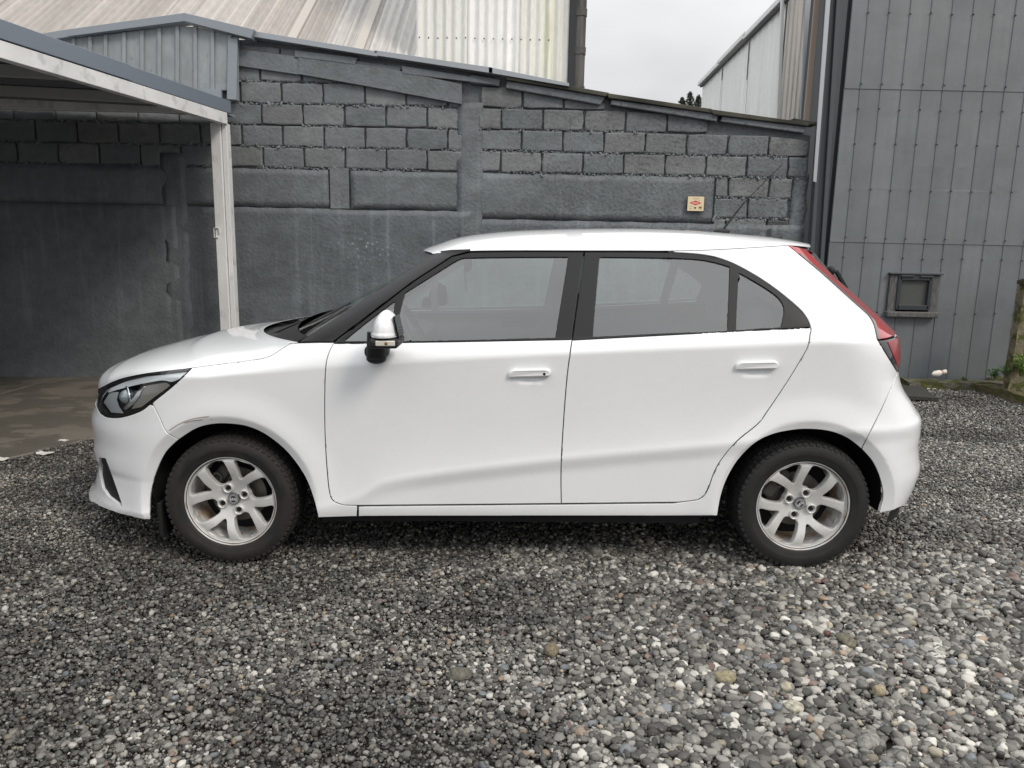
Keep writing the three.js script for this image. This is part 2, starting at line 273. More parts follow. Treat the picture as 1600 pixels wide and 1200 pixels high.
// ---- corrugated sheets: width along x, length along the direction up, wave towards n
function corrugated(w, len, pitch, amp, up, n, per = 8) {
  const nx = Math.round(w / pitch * per), ny = Math.max(1, Math.round(len / 0.8)), P = [], U = [], I = [];
  for (let j = 0; j <= ny; j++) for (let i = 0; i <= nx; i++) {
    const x = w * i / nx, s = len * j / ny, h = amp * Math.sin(2 * Math.PI * x / pitch) + 0.004 * noise(x * 3, s * 2);
    P.push(x, up.y * s + n.y * h, up.z * s + n.z * h); U.push(x, s);
  }
  for (let j = 0; j < ny; j++) for (let i = 0; i < nx; i++) { const a = j * (nx + 1) + i; I.push(a, a + 1, a + nx + 2, a, a + nx + 2, a + nx + 1); }
  return geo(P, U, I);
}
{ // warehouse: weathered corrugated roof rising away, white corrugated end wall, drainpipe
  const wh = thing('warehouse', 'warehouse with weathered corrugated roof and white corrugated wall beyond the block wall', 'building');
  const sl = 35 * D2R, up = new THREE.Vector3(0, Math.sin(sl), -Math.cos(sl)), n = new THREE.Vector3(0, Math.cos(sl), Math.sin(sl)), ez = -8.15, ey = wp(640, 100, ez).y, ve = wp(648, 97, ez).x;
  const rmap = tex(512, 512, (u, v) => { const st = fbm(u * 60, v * 1.2, 4, 3), st2 = fbm(u * 9, v * 0.5, 9, 2), k = 184 + 44 * st + 20 * st2 + 16 * fbm(u * 60, v * 60, 2, 2); return [k, k * 0.985, k * 0.968]; });
  const tints = [0xffffff, 0xf2f0ee, 0xe6e3e0, 0xf8f6f3];
  const rm = tints.map((c, i) => mat(c, 0.85, { map: (() => { const t = repeated(rmap, 0.31, 0.12); t.offset.set(i * 0.27, i * 0.4); return t; })() }));
  const r = rngOf(8);
  for (let i = 0; i < 9; i++) { const w = 1.02, g = corrugated(w, 6.2, 0.0927, 0.019, up, n); g.translate(ve - (i + 1) * 0.97, ey, ez); g.translate(n.x * 0.006 * (i % 2), n.y * 0.006 * (i % 2), n.z * 0.006 * (i % 2)); part(wh, 'roof_sheet', g, rm[Math.floor(r() * 4)]); }
  for (const px of [555, 440]) { const a = wp(px, 85, ez).x, g = bar(new THREE.Vector3(a, ey, ez).addScaledVector(n, 0.03), new THREE.Vector3(a, ey, ez).addScaledVector(up, 6.2).addScaledVector(n, 0.03), 0.1, 0.03); part(wh, 'roof_batten', g, mat(0xb5b0a9, 0.85)); }
  const wz = -8.22, xa = wp(651, 95, wz).x, xb = wp(890, 100, wz).x, wmap = tex(512, 512, (u, v) => {
    const st = fbm(u * 40, v * 1.5, 14, 3), k = 243 + 26 * st + 14 * fbm(u * 50, v * 50, 3, 2), mo = 0.6 * Math.max(0, 1 - Math.abs(u - 0.86) / 0.05) * sstep(0.0, 0.3, fbm(u * 20, v * 3, 6, 3) + 0.2); return [k * (1 - 0.22 * mo), k * (1 - 0.2 * mo), k * (0.992 - 0.38 * mo)]; });
  wmap.wrapS = wmap.wrapT = THREE.MirroredRepeatWrapping;
  const W = xb - xa, sheets = 3;
  for (let i = 0; i < sheets; i++) {
    const w = W / sheets + 0.02, g = corrugated(w, 4.6, 0.0927, 0.015, new THREE.Vector3(0, 1, 0), new THREE.Vector3(0, 0, 1)); g.translate(xa + i * W / sheets, 2.2, wz + 0.004 * (i % 2));
    const p = g.attributes.position, U = g.attributes.uv; for (let k = 0; k < p.count; k++) U.setXY(k, (p.getX(k) - xa) / W, (p.getY(k) - 2.2) / 4.6);
    part(wh, 'wall_sheet', g, mat([0xf2f2ee, 0xffffff, 0xf6f5f0][i], 0.6, { map: wmap, metalness: 0.1 }));
  }
  { const g = []; for (let i = 0; i < 15; i++) { const s = new THREE.SphereGeometry(0.008, 6, 4); s.translate(xa + 0.03 + i * 0.0927, wp(770, 61, wz).y + 0.01 * noise(i * 3.3), wz + 0.014); g.push(s); } const m = part(wh, 'fixing_screw', merge(g), mat(0x5c5650, 0.7)); m.userData.kind = 'stuff'; }
  part(wh, 'verge_trim', bar(new THREE.Vector3(ve + 0.02, ey, ez).addScaledVector(n, 0.02), new THREE.Vector3(ve + 0.02, ey, ez).addScaledVector(up, 6.2).addScaledVector(n, 0.02), 0.06, 0.03), mat(0xd6d4cf, 0.7));
  // body behind, so nothing shows through
  const dk = mat(0x35373a, 0.8), c1 = wp(894, 70, wz).x;
  part(wh, 'corner_trim', box(0.075, 5, 0.3, wp(894, 70, wz).x, 4.2, wz - 0.1, 0.01), dk);
  const pp = [], px = wp(905, 70, wz).x; { const t = new THREE.CylinderGeometry(0.062, 0.062, 5, 20, 1); t.translate(px, 4.4, wz); pp.push(t); for (const y of [2.95, 3.32, 3.68, 4.05, 4.4]) { const q = new THREE.CylinderGeometry(0.07, 0.068, 0.07, 20); q.translate(px, y, wz); pp.push(q); } }
  part(wh, 'downpipe', merge(pp), mat(0xffffff, 0.7, { map: tex(64, 256, (u, v) => { const k = 84 + 50 * fbm(u * 8, v * 10, 3, 3); return [k, k * 0.97, k * 0.93]; }) }));
  part(wh, 'side_wall', box(0.1, 3.4, 9, c1 - 0.05, 1.75, wz - 4.6), mat(0xd9d9d5, 0.7));
}
{ // gable of a small shed, clad in ribbed sheet
  const gs = thing('gable_shed', 'small grey shed gable of ribbed metal above the wall beside the carport', 'shed'), z = -7.72;
  const ribM = mat(0xffffff, 0.55, { map: repeated(tex(256, 256, (u, v) => { const k = 150 + 26 * fbm(u * 6, v * 3, 2, 4) + 14 * fbm(u * 40, v * 12, 5, 2), rust = sstep(0.3, 0.42, fbm(u * 22, v * 22, 17, 3)); return [k * 0.96 - 8 * rust, k - 22 * rust, k * 1.02 - 30 * rust]; }), 0.7), metalness: 0.1 });
  const roofAt = (px) => px < 293 ? lerp(66, 37, clamp((px - 50) / 243, 0, 1)) : lerp(37, 62, (px - 293) / 104);
  const ribs = [62, 88, 114, 140, 164, 193, 221, 248, 276, 304, 331, 358, 373];
  for (let i = 0; i < ribs.length - 1; i++) {
    const a = ribs[i], b = ribs[i + 1], bot = i < ribs.length - 3 ? 141 : i === ribs.length - 3 ? 141 : 157;
    const g = slab([wp(a, bot, z), wp(b - 0.6, bot, z), wp(b - 0.6, roofAt(b) + 2, z), wp(a, roofAt(a) + 2, z)], z, 0.02, 0.002);
    const rb = slab([wp(a - 1, bot, z), wp(a + 5, bot, z), wp(a + 5, roofAt(a) + 2, z), wp(a - 1, roofAt(a) + 2, z)], z + 0.022, 0.03, 0.007);
    part(gs, 'cladding_panel', merge([g, rb]), ribM);
  }
  const fm = mat(0x90979e, 0.5, { metalness: 0.2 });
  const fl = (pts, zz) => part(gs, 'barge_flashing', slab(pts.map(([x, y]) => wp(x, y, z)), z + zz, 0.16, 0.003), fm);
  fl([[-20, 70], [117, 48], [117, 60], [-20, 82]], 0.07); fl([[113, 49], [293, 23.5], [293, 36.5], [113, 60]], 0.075); fl([[293, 23.5], [401, 49.5], [397, 63.5], [293, 36.5]], 0.08);
  part(gs, 'corner_trim', slab([wp(358, 60, z), wp(373, 62, z), wp(371, 157, z), wp(356, 156, z)], z + 0.03, 0.06, 0.004), fm);
  part(gs, 'sill_flashing', slab([wp(300, 140, z), wp(348, 141, z), wp(349, 158, z), wp(336, 156, z)], z + 0.05, 0.04, 0.003), fm);
}
{ // carport: white fascia beam running towards the viewer, post, rear beam, purlins, sheet roof
  const cp = thing('carport', 'open carport with white painted steel beam and post in front of the wall', 'carport');
  const wm = mat(0xffffff, 0.55, { map: repeated(tex(512, 256, (u, v) => { const k = 222 + 26 * fbm(u * 7, v * 3, 3, 4), d = sstep(0.1, 0.32, fbm(u * 14, v * 9, 12, 4)); return [k - 22 * d, k - 22 * d, k - 21 * d]; }), 0.7), bumpMap: repeated(fineBump, 0.9), bumpScale: 0.002 });
  const pz = -7.35, pc = wp(344, 195, pz), a = wp(352, 177, pz), yT = a.y, b0 = wp(352, 195, pz).y, bx = a.x;
  // near end of the beam: where the line of its top edge leaves the picture, at the same height
  const dL = ray(0, 65), tL = (yT - EYE) / dL.y, L = new THREE.Vector3(dL.x * tL, yT, dL.z * tL), dir = L.clone().sub(a).normalize();
  const hB = yT - b0, far = a.clone(), near = a.clone().addScaledVector(dir, 6.2), dz = new THREE.Vector3(0, -hB / 2, 0);
  part(cp, 'fascia_beam', bar(far.clone().add(dz).addScaledVector(dir, 0.03), near.clone().add(dz), 0.07, hB, 0.004), wm);
  const capM = mat(0x7f8894, 0.45, { metalness: 0.25 });
  for (const [s0, s1, o] of [[-0.04, 1.45, 0], [1.42, 6.2, 0.004]]) part(cp, 'edge_flashing', bar(far.clone().addScaledVector(dir, s0).add(new THREE.Vector3(-0.02 + o, 0.058 + o, 0)), near.clone().addScaledVector(dir, s1 - 6.2).add(new THREE.Vector3(-0.02 + o, 0.058 + o, 0)), 0.115, 0.11, 0.003), capM);
  const pw = wp(357, 300, pz).x - wp(332, 300, pz).x, gx = pc.x;
  part(cp, 'post', merge([box(pw * 0.62, b0 - groundY(gx) + 0.02, 0.12, gx - pw * 0.17, (b0 + groundY(gx)) / 2, pz, 0.006), box(pw * 0.3, b0 - groundY(gx) + 0.02, 0.10, gx + pw * 0.32, (b0 + groundY(gx)) / 2, pz - 0.012, 0.006)]), wm);
  const br = wp(343, 364, pz); part(cp, 'bracket', merge([box(0.006, 0.09, 0.02, br.x - 0.025, br.y, pz + 0.066), box(0.045, 0.006, 0.02, br.x, br.y + 0.045, pz + 0.066), box(0.006, 0.05, 0.02, br.x + 0.022, br.y + 0.02, pz + 0.066), box(0.035, 0.006, 0.02, br.x - 0.006, br.y - 0.042, pz + 0.066)]), mat(0xc9c7c0, 0.5));
  const rearY = wp(100, 165, pz).y; part(cp, 'rear_beam', bar(new THREE.Vector3(bx - 0.05, rearY, pz), new THREE.Vector3(-9, rearY, pz), 0.07, 0.09), wm);
  // roof deck, hip roof line sloping up to the left, with ribs and purlins beneath
  const deckM = mat(0x6c7076, 0.6, { metalness: 0.2 }), ribG = [], w = 6.5;
  const deck = (s, x) => yT + 0.015 + 0.03 * (bx - x); // gentle rise away from the beam
  for (let i = 0; i < 7; i++) { const z0 = WZ + 0.05 + i * 0.9, x0 = bx - 0.1 + (z0 - pz) * dir.x / dir.z; const P = [], I = [], n = 36;
    for (let k = 0; k <= n; k++) { const z = z0 + 0.9 * k / n, h = (k % 9 < 2) ? 0.03 : 0; for (const x of [x0, -9.5]) P.push(x, deck(0, x) + h, z); }
    for (let k = 0; k < n; k++) I.push(2 * k, 2 * k + 2, 2 * k + 1, 2 * k + 1, 2 * k + 2, 2 * k + 3); part(cp, 'roof_sheet', geo(P, null, I), deckM); }
  for (const z of [-6.5, -5.6, -4.6, -3.7, -2.8, -1.9]) { const x0 = bx - 0.05 + (z - pz) * dir.x / dir.z; part(cp, 'purlin', bar(new THREE.Vector3(x0, deck(0, x0) - 0.045, z), new THREE.Vector3(-9.4, deck(0, -9.4) - 0.045, z), 0.05, 0.08), mat(0xa7a8a6, 0.6)); }
  part(cp, 'side_cladding', box(0.05, 3.2, 6, -9.6, 1.4, -4.8), deckM);
  part(cp, 'post', box(0.1, 2.7, 0.1, -9.2, 1.2, -1.6), wm); part(cp, 'post', box(0.1, 2.6, 0.1, near.x, (yT - hB + groundY(near.x)) / 2, near.z, 0.006).scale(1, 1, 1), wm);
}
// ---- right: dark clad building
const CZ = -7.72, clad = thing('clad_building', 'dark grey metal clad building with a small hopper window right of the wall', 'building');
{
  const cm = [0xffffff, 0xfafbfc, 0xf5f6f8].map((c) => mat(c, 0.5, { metalness: 0.15, map: repeated(tex(512, 512, (u, v) => { const k = 121 + 16 * fbm(u * 4, v * 4, 2 + c % 7, 4) + 6 * fbm(u * 60, v * 60, 4, 2) + 7 * fbm(u * 30, v * 1.5, 8, 2); return [k * 0.965, k, k * 1.022]; }), 0.45), bumpMap: repeated(tex(256, 256, (u, v) => grey(128 + 110 * fbm(u * 3, v * 5, 6, 3)), false), 0.5), bumpScale: 0.012 }));
  const y1 = wp(1450, 138, CZ).y, y2 = wp(1450, 378, CZ).y, yb = groundY(4) - 0.02, xL = wp(1296, 380, CZ).x, riv = [];
  const x0 = wp(1320, 378, CZ).x, sp = wp(1439, 300, CZ).x - wp(1407.5, 300, CZ).x, r = rngOf(5);
  const wx0 = wp(1386, 460, CZ).x, wx1 = wp(1464, 460, CZ).x, wy0 = wp(1425, 489, CZ).y, wy1 = wp(1425, 428, CZ).y;
  for (let row = 0; row < 3; row++) {
    const ya = [yb, y2 - 0.02, y1 - 0.02][row], yt = [y2, y1, 4.9][row], zz = CZ + row * 0.006;
    for (let i = -1; i < 13; i++) {
      const xa = i < 0 ? xL : x0 + i * sp, xb = i < 0 ? x0 : xa + sp, mm = cm[Math.floor(r() * 3)];
      const strip = (a, b, c, d) => slab([new THREE.Vector2(a, c), new THREE.Vector2(b, c), new THREE.Vector2(b, d), new THREE.Vector2(a, d)], zz, 0.02, 0.003);
      const gs = []; const A = xa + 0.001, B = xb - 0.001;
      if (row === 0 && B > wx0 && A < wx1) { // cut round the window
        gs.push(strip(A, B, ya, wy0), strip(A, B, wy1, yt)); if (A < wx0) gs.push(strip(A, wx0, wy0 - 0.004, wy1 + 0.004)); if (B > wx1) gs.push(strip(wx1, B, wy0 - 0.004, wy1 + 0.004));
      } else gs.push(strip(A, B, ya, yt));
      // raised seam at the left edge
      const seam = (c, d) => { const s = new THREE.CylinderGeometry(0.007, 0.007, d - c, 8, 1, false); s.scale(1, 1, 1.0); s.translate(A, (c + d) / 2, zz + 0.001); return s; };
      if (i >= 0) { if (row === 0 && A > wx0 - 0.02 && A < wx1 + 0.02) gs.push(seam(ya, wy0 - 0.04), seam(wy1 + 0.04, yt)); else gs.push(seam(ya, yt)); }
      if (row === 0 && B > wx0 && A < wx1 && gs.length > 1) { gs[0] = merge([gs[0], ...gs.filter((q) => q.type === 'CylinderGeometry' && q.boundingBox === null && (q.computeBoundingBox(), q.boundingBox.min.y < wy0)) ]); const top = [gs[1], ...gs.slice(2).filter((q) => q.type === 'CylinderGeometry' && (q.computeBoundingBox(), q.boundingBox.min.y >= wy1))]; const sides = gs.slice(2).filter((q) => q.type !== 'CylinderGeometry'); part(clad, 'cladding_panel', gs[0], mm); part(clad, 'cladding_panel', merge(top), mm); sides.forEach((q) => part(clad, 'cladding_panel', q, mm)); }
      else part(clad, 'cladding_panel', merge(gs), mm);
      if (i >= 0) for (const y of [[wp(1450, 404, CZ).y, wp(1450, 488, CZ).y], [wp(1450, 162, CZ).y - 0.06, wp(1450, 226, CZ).y, wp(1450, 298, CZ).y, y2 + 0.03], [wp(1450, 22, CZ).y, y1 + 0.03]][row]) if (!(row === 0 && A > wx0 - 0.05 && A < wx1 + 0.05 && y < wy1 + 0.05)) { const s = new THREE.SphereGeometry(0.009, 8, 6); s.translate(A + 0.004 * (r() - 0.5), y + 0.012 * (r() - 0.5), zz + 0.011); riv.push(s); }
    }
  }
  part(clad, 'rivet', merge(riv), mat(0x5d6468, 0.45, { metalness: 0.3 })).userData.kind = 'stuff';
  const dk = mat(0x2f3338, 0.5), md = mat(0x474c51, 0.5);
  const edge = (pa, pb, z, m, d = 0.1) => part(clad, 'corner_trim', slab([wp(pa[0], -60, CZ), wp(pa[1], -60, CZ), wp(pb[1], 590, CZ), wp(pb[0], 590, CZ)], CZ + z, d, 0.004), m);
  const at = (x0y0, x1y400, y) => x0y0 + (x1y400 - x0y0) * y / 400;
  const E = (l0, l4, r0, r4, z, m, d) => edge([at(l0, l4, -60), at(r0, r4, -60)], [at(l0, l4, 590), at(r0, r4, 590)], z, m, d);
  E(1305, 1280, 1312, 1286, 0.035, md, 0.12); E(1295, 1270, 1305, 1280, 0.01, dk, 0.1); E(1291, 1264, 1296, 1270, 0.03, md, 0.09);
  part(clad, 'edge_flashing', slab([wp(1290, -40, CZ), wp(1297, -40, CZ), wp(1272, 286, CZ), wp(1267, 284, CZ)], CZ + 0.06, 0.015, 0.002), mat(0xb4b8bd, 0.35, { metalness: 0.4 }));
  part(clad, 'edge_board', slab([wp(1278, -40, WZ), wp(1286, -40, WZ), wp(1266, 190, WZ), wp(1257, 190, WZ)], WZ - 0.02, 0.03, 0.003), mat(0x9a8c80, 0.9));
  part(clad, 'side_wall', box(0.12, 5, 1.0, xL + 0.06, 2.4, CZ - 0.6), md);
  part(clad, 'inner_wall', box(3, 5, 0.1, xL + 1.6, 2.4, CZ - 0.3), dk);
  // window
  const wg = new THREE.Group(); wg.name = 'window'; wg.position.set((wx0 + wx1) / 2, (wy0 + wy1) / 2, CZ); clad.add(wg);
  const W = wx1 - wx0, H = wy1 - wy0, old = mat(0xffffff, 0.9, { map: repeated(tex(256, 128, (u, v) => { const k = 92 + 60 * fbm(u * 40, v * 5, 3, 4); return [k, k * 0.99, k * 0.98]; }), 2.2) });
  for (const s of [-1, 1]) part(wg, 'jamb', box(0.085, H - 0.02, 0.05, s * (W / 2 - 0.045), 0, 0.005), old);
  part(wg, 'lintel', box(W + 0.03, 0.016, 0.07, 0, H / 2 + 0.002, 0.02), mat(0x3d4247, 0.6)); part(wg, 'sill', box(W + 0.02, 0.055, 0.1, -0.005, -H / 2 - 0.012, 0.03, 0.012), old);
  const fw = W - 0.19, fh = H - 0.05, fm = mat(0x33383d, 0.45), fr = 0.035;
  part(wg, 'frame', merge([box(fr, fh, 0.05, -fw / 2, 0.012, 0.02), box(fr, fh, 0.05, fw / 2, 0.012, 0.02), box(fw, fr * 1.5, 0.05, 0, fh / 2 - 0.01, 0.02), box(fw, fr * 1.4, 0.05, 0, -fh / 2 + 0.032, 0.02), box(0.13, 0.016, 0.02, -0.09, fh / 2 + 0.004, 0.05), box(0.13, 0.016, 0.02, 0.1, fh / 2 + 0.002, 0.05)]), fm);
  part(wg, 'pane', box(fw - 0.02, fh - 0.05, 0.008, 0, 0.005, 0.004), phys({ color: 0x4f524f, roughness: 0.35, bumpMap: repeated(fineBump, 3), bumpScale: 0.003 }));
}
{ // pale metal shed beyond the wall on the right: long side running away, beige end face
  const sh = thing('metal_shed', 'pale metal shed with sloping eave seen over the right end of the wall', 'shed');
  const zn = -9, n1 = wp(1222, 3, zn), zf = -13.9, dF = ray(1098, 135), F = new THREE.Vector3(dF.x * zf / dF.z, EYE + dF.y * zf / dF.z, zf);
  const nb = wp(1213, 190, zn); const nx = nb.x + 0.02, nyTop = n1.y, fx = F.x, wallM = mat(0xffffff, 0.6, { metalness: 0.1, map: repeated(tex(256, 256, (u, v) => { const k = 232 + 20 * fbm(u * 14, v * 1.2, 3, 3) + 10 * fbm(u * 30, v * 30, 8, 2); return [k * 0.985, k, k * 0.995]; }), 0.5) });
  const along = (s) => new THREE.Vector3(lerp(nx, fx, s), 0, lerp(zn, zf, s));
  const yTop = (s) => lerp(nyTop, F.y, s);
  for (let i = 0; i < 3; i++) { const a = along(i / 3), b = along((i + 1) / 3 + 0.006), t0 = yTop(i / 3), t1 = yTop((i + 1) / 3), P = [], I = [], n = 24;
    for (let k = 0; k <= n; k++) { const u = k / n, x = lerp(a.x, b.x, u) + 0.006 * Math.sin(u * 40) - (k === 0 ? 0.015 : 0), z = lerp(a.z, b.z, u), t = lerp(t0, t1, u); P.push(x, 1.2, z, x, t, z); }
    for (let k = 0; k < n; k++) I.push(2 * k, 2 * k + 1, 2 * k + 2, 2 * k + 1, 2 * k + 3, 2 * k + 2); part(sh, 'wall_sheet', worldUV(geo(P, null, I)), wallM); }
  const rm = mat(0x8f9194, 0.6, { metalness: 0.2 }), dk = mat(0x4b4d50, 0.7), up = (v, y, o = 0) => new THREE.Vector3(v.x + o, y, v.z);
  part(sh, 'gutter', bar(up(along(-0.02), yTop(0) + 0.0, -0.03), up(along(1.0), yTop(1), -0.03), 0.04, 0.035), dk);
  for (let i = 0; i < 3; i++) part(sh, 'eave_flashing', bar(up(along(i / 3), yTop(i / 3) + 0.05 + 0.02 * (i % 2), -0.05), up(along((i + 1) / 3 + 0.02), yTop((i + 1) / 3) + 0.05 + 0.02 * (i % 2), -0.05), 0.05, 0.06), mat(0xe2e4e4, 0.5));
  part(sh, 'roof', bar(up(along(0.04), yTop(0) + 0.13, 0.72), up(along(1), yTop(1) + 0.13, 0.72), 1.3, 0.03), rm);
  const e2 = wp(1258, 190, zn).x, g = corrugated(e2 - nx, 4.4, 0.05, 0.006, new THREE.Vector3(0, 1, 0), new THREE.Vector3(0, 0, 1)); g.translate(nx, 1.2, zn + 0.01);
  part(sh, 'end_sheet', g, mat(0xece6de, 0.75));
  part(sh, 'corner_flashing', slab([wp(1212, 195, zn), wp(1217, 195, zn), wp(1226, -20, zn), wp(1221, -20, zn)], zn + 0.03, 0.05, 0.003), mat(0xd9dad8, 0.6));
  part(sh, 'edge_flashing', slab([wp(1248, 195, zn), wp(1256, 195, zn), wp(1270, -30, zn), wp(1258, -30, zn)], zn + 0.04, 0.03, 0.003), mat(0xccd2da, 0.4, { metalness: 0.3 }));
  part(sh, 'end_wall', box(2.2, 5, 0.1, e2 + 1.08, 3, zn - 0.02), mat(0xa8a198, 0.9));
}
{ // three far conifers showing over the wall
  const r = rngOf(77), leafM = mat(0x2f3b30, 0.9), barkM = mat(0x2d2520, 0.95), z = -46;
  const specs = [[1066, 155, 9, 'far dark evergreen, left of the three over the wall'], [1079, 146.5, 8, 'tallest far evergreen, middle of the three over the wall'], [1092, 151, 7, 'far evergreen crown touching the pale shed corner, right of three']];
  for (const [px, py, wpx, label] of specs) {
    const top = wp(px, py, z), half = wpx / 1200 * 46, h = top.y, t = thing('conifer_tree', label, 'tree', [top.x, 0, z]);
    const tr = new THREE.CylinderGeometry(0.05, 0.3, h, 8); tr.translate(0, h / 2 - 0.1, 0); part(t, 'trunk', tr, barkM);
    const P = [], I = []; for (let i = 0; i < 2600; i++) { const d = Math.pow(r(), 1.3) * 7, R = half * Math.min(1.25, 1.7 * Math.sqrt(d)) * (0.85 + 0.35 * noise(d * 2.2, px)), a = r() * 6.283, rr = R * Math.sqrt(r()), c = new THREE.Vector3(rr * Math.cos(a), h - d + 0.2 * (r() - 0.5) - 0.05 * rr, rr * Math.sin(a)), k = P.length / 3, s = 0.05 + 0.06 * r();
      for (let q = 0; q < 3; q++) P.push(c.x + s * (r() * 2 - 1), c.y + s * (r() * 2 - 1), c.z + s * (r() * 2 - 1)); I.push(k, k + 1, k + 2); }
    part(t, 'crown', geo(P, null, I), leafM);
  }
}

// =====================================================================  THE CAR
// local axes: x from the front axle towards the rear, y up, z towards the viewer's side
const car = thing('parked_hatchback', 'white five door hatchback parked side-on across the gravel yard', 'car', [-1.2232, 0, -4.0626]);
car.rotation.set(0, -0.36 * D2R, 0.817 * D2R); car.updateMatrixWorld(true);
const carInv = car.matrixWorld.clone().invert(), carEye = camera.position.clone().applyMatrix4(carInv);
const cray = (px, py) => ray(px, py).transformDirection(carInv);
const cat = (px, py, z) => { const d = cray(px, py), t = (z - carEye.z) / d.z; return new THREE.Vector3(carEye.x + d.x * t, carEye.y + d.y * t, z); };
const cproj = (v) => proj(v.clone().applyMatrix4(car.matrixWorld));
function pchip(pts) { // monotone cubic through sorted points, linear beyond the ends
  const n = pts.length, x = pts.map((p) => p[0]), y = pts.map((p) => p[1]), d = [], m = [];
  for (let i = 0; i < n - 1; i++) d.push((y[i + 1] - y[i]) / (x[i + 1] - x[i]));
  for (let i = 0; i < n; i++) m.push(i === 0 ? d[0] : i === n - 1 ? d[n - 2] : d[i - 1] * d[i] <= 0 ? 0 : 2 * d[i - 1] * d[i] / (d[i - 1] + d[i]));
  return (q) => {
    if (q <= x[0]) return y[0] + m[0] * (q - x[0]); if (q >= x[n - 1]) return y[n - 1] + m[n - 1] * (q - x[n - 1]);
    let i = 0; while (q > x[i + 1]) i++; const h = x[i + 1] - x[i], t = (q - x[i]) / h, t2 = t * t, t3 = t2 * t;
    return (2 * t3 - 3 * t2 + 1) * y[i] + (t3 - 2 * t2 + t) * h * m[i] + (-2 * t3 + 3 * t2) * y[i + 1] + (t3 - t2) * h * m[i + 1];
  };
}
const lineAt = (pts, z) => { const f = pchip(pts.map(([x, y, zz]) => cat(x, y, zz ?? z)).sort((a, b) => a.x - b.x).map((v) => [v.x, v.y])); const X0 = cat(pts[0][0], pts[0][1], z).x, Y0 = f(X0); return (x) => x < X0 ? Y0 + (f(X0 + 0.01) - Y0) * 40 * (1 - Math.exp((x - X0) * 2.5)) * -1 : f(x); };
const BELT = lineAt([[300, 573, 0.76], [353, 565, 0.76], [420, 548, 0.76], [470, 536, 0.78], [525, 534], [700, 533], [897, 530], [1136, 517], [1267, 510.5], [1371, 515]], 0.8);
const FRAME = lineAt([[560, 402], [676, 397], [735, 391.5], [900, 391.5], [1044, 391.5], [1100, 390.5], [1160, 387.5], [1231, 383], [1290, 384]], 0.61);
const CREASE = lineAt([[250, 598], [330, 586], [440, 578], [509, 573], [894, 551], [1265, 536], [1371, 531]], 0.86);
const LOW = lineAt([[430, 800], [520, 786], [560, 775], [598, 753], [676, 739.5], [779, 726.5], [874, 716], [985, 705.5], [1104, 695], [1165, 688], [1330, 672]], 0.86);
const AX = 2.52, RW = 0.294;                        // wheelbase, tyre radius
const dents = [[828, 588, 0.05, 0.026], [1181, 577, 0.052, 0.026]].map(([a, b, c, d]) => { const p = cat(a, b, 0.86); return [p.x, p.y, c, d]; });
let glassMode = false;                              // panes follow the window plane straight down past the belt
function wRaw(x, y) {
  const b = BELT(x), cr = Math.min(CREASE(x), b - 0.035), lo = Math.max(0.2, Math.min(LOW(x), cr - 0.1)), front = sstep(0.5, 0.05, x), wb = lerp(0.806, 0.745, front);
  const low = (v) => 0.870 - 0.013 * sstep(0.36, 0.95, x) * sstep(-0.004, 0.07, lo - v) - 0.014 * sstep(0.275, 0.19, v);   // undercut below the crease, fuller again lower down, tucked in at the sill
  if (!glassMode && y <= 0.19) return low(0.19) - (0.19 - y) / 0.07 * 0.045;
  if (!glassMode && y < lo) return low(y);
  if (!glassMode && y < cr) { const s = (y - lo) / (cr - lo); return 0.870 - 0.008 * s - 0.011 * Math.sin(Math.PI * Math.pow(s, 0.65)); }
  if (!glassMode && y < b) { const s = (y - cr) / (b - cr); return 0.862 - (0.862 - wb) * (0.42 * s + 0.58 * s * s); }
  const s = (y - b) / (FRAME(x) - b); return wb - (wb - 0.612) * (0.9 * s + 0.1 * s * s);
}
function flare(x, y) {
  let f = 0;
  for (const ax of [0, AX]) { const r = Math.hypot(x - ax, y - 0.29); if (r < 0.6 && y > 0.1) f += r > 0.394 ? 0.012 * sstep(0.55, 0.394, r) ** 1.5 : 0.012 - 0.024 * clamp((0.394 - r) / 0.05, 0, 1); }
  for (const [dx, dy, a, c] of dents) f -= 0.013 * Math.exp(-(((x - dx) / a) ** 4) - (((y - dy) / c) ** 4));
  return f;
}
const wSec = (x, y) => glassMode ? wRaw(x, y) : (wRaw(x, y - 0.009) + wRaw(x, y) + wRaw(x, y + 0.009)) / 3;
// plan outline of the body at a height: front end, side, rear end. 'up' = greenhouse (windscreen instead of nose)
const XB = pchip([[0.1, 2.72], [0.5, 2.74], [0.75, 2.70], [0.95, 2.62], [1.1, 2.45], [1.25, 2.25], [1.4, 2.05], [1.5, 1.95]]);
const LV = []; for (let y = 0.1; y < 1.5; y += 0.025) LV.push(y);
const tabF = LV.map((y) => -0.78), tabU = LV.map((y) => lerp(0.0, 0.95, (y - 0.9) / 0.5)), tabR = LV.map((y) => y < 0.9 ? 3.2 : 3.2 - (y - 0.9) * 1.2);
const look = (tab, y) => { const k = clamp((y - 0.1) / 0.025, 0, LV.length - 1.001), i = Math.floor(k), f = k - i, p0 = tab[Math.max(0, i - 1)], p1 = tab[i], p2 = tab[i + 1], p3 = tab[Math.min(tab.length - 1, i + 2)]; return p1 + 0.5 * f * (p2 - p0 + f * (2 * p0 - 5 * p1 + 4 * p2 - p3 + f * (3 * (p1 - p2) + p3 - p0))); };
const xf = (y, up) => look(up ? tabU : tabF, y), xr = (y) => look(tabR, y);
const xa = (y, up) => up ? xf(y, 1) + 0.30 : Math.min(0.46, Math.max(-0.06, xf(y, 0) + 0.56)), xb = (y) => Math.min(XB(y), xr(y) - 0.3);
const KP = 1.9;
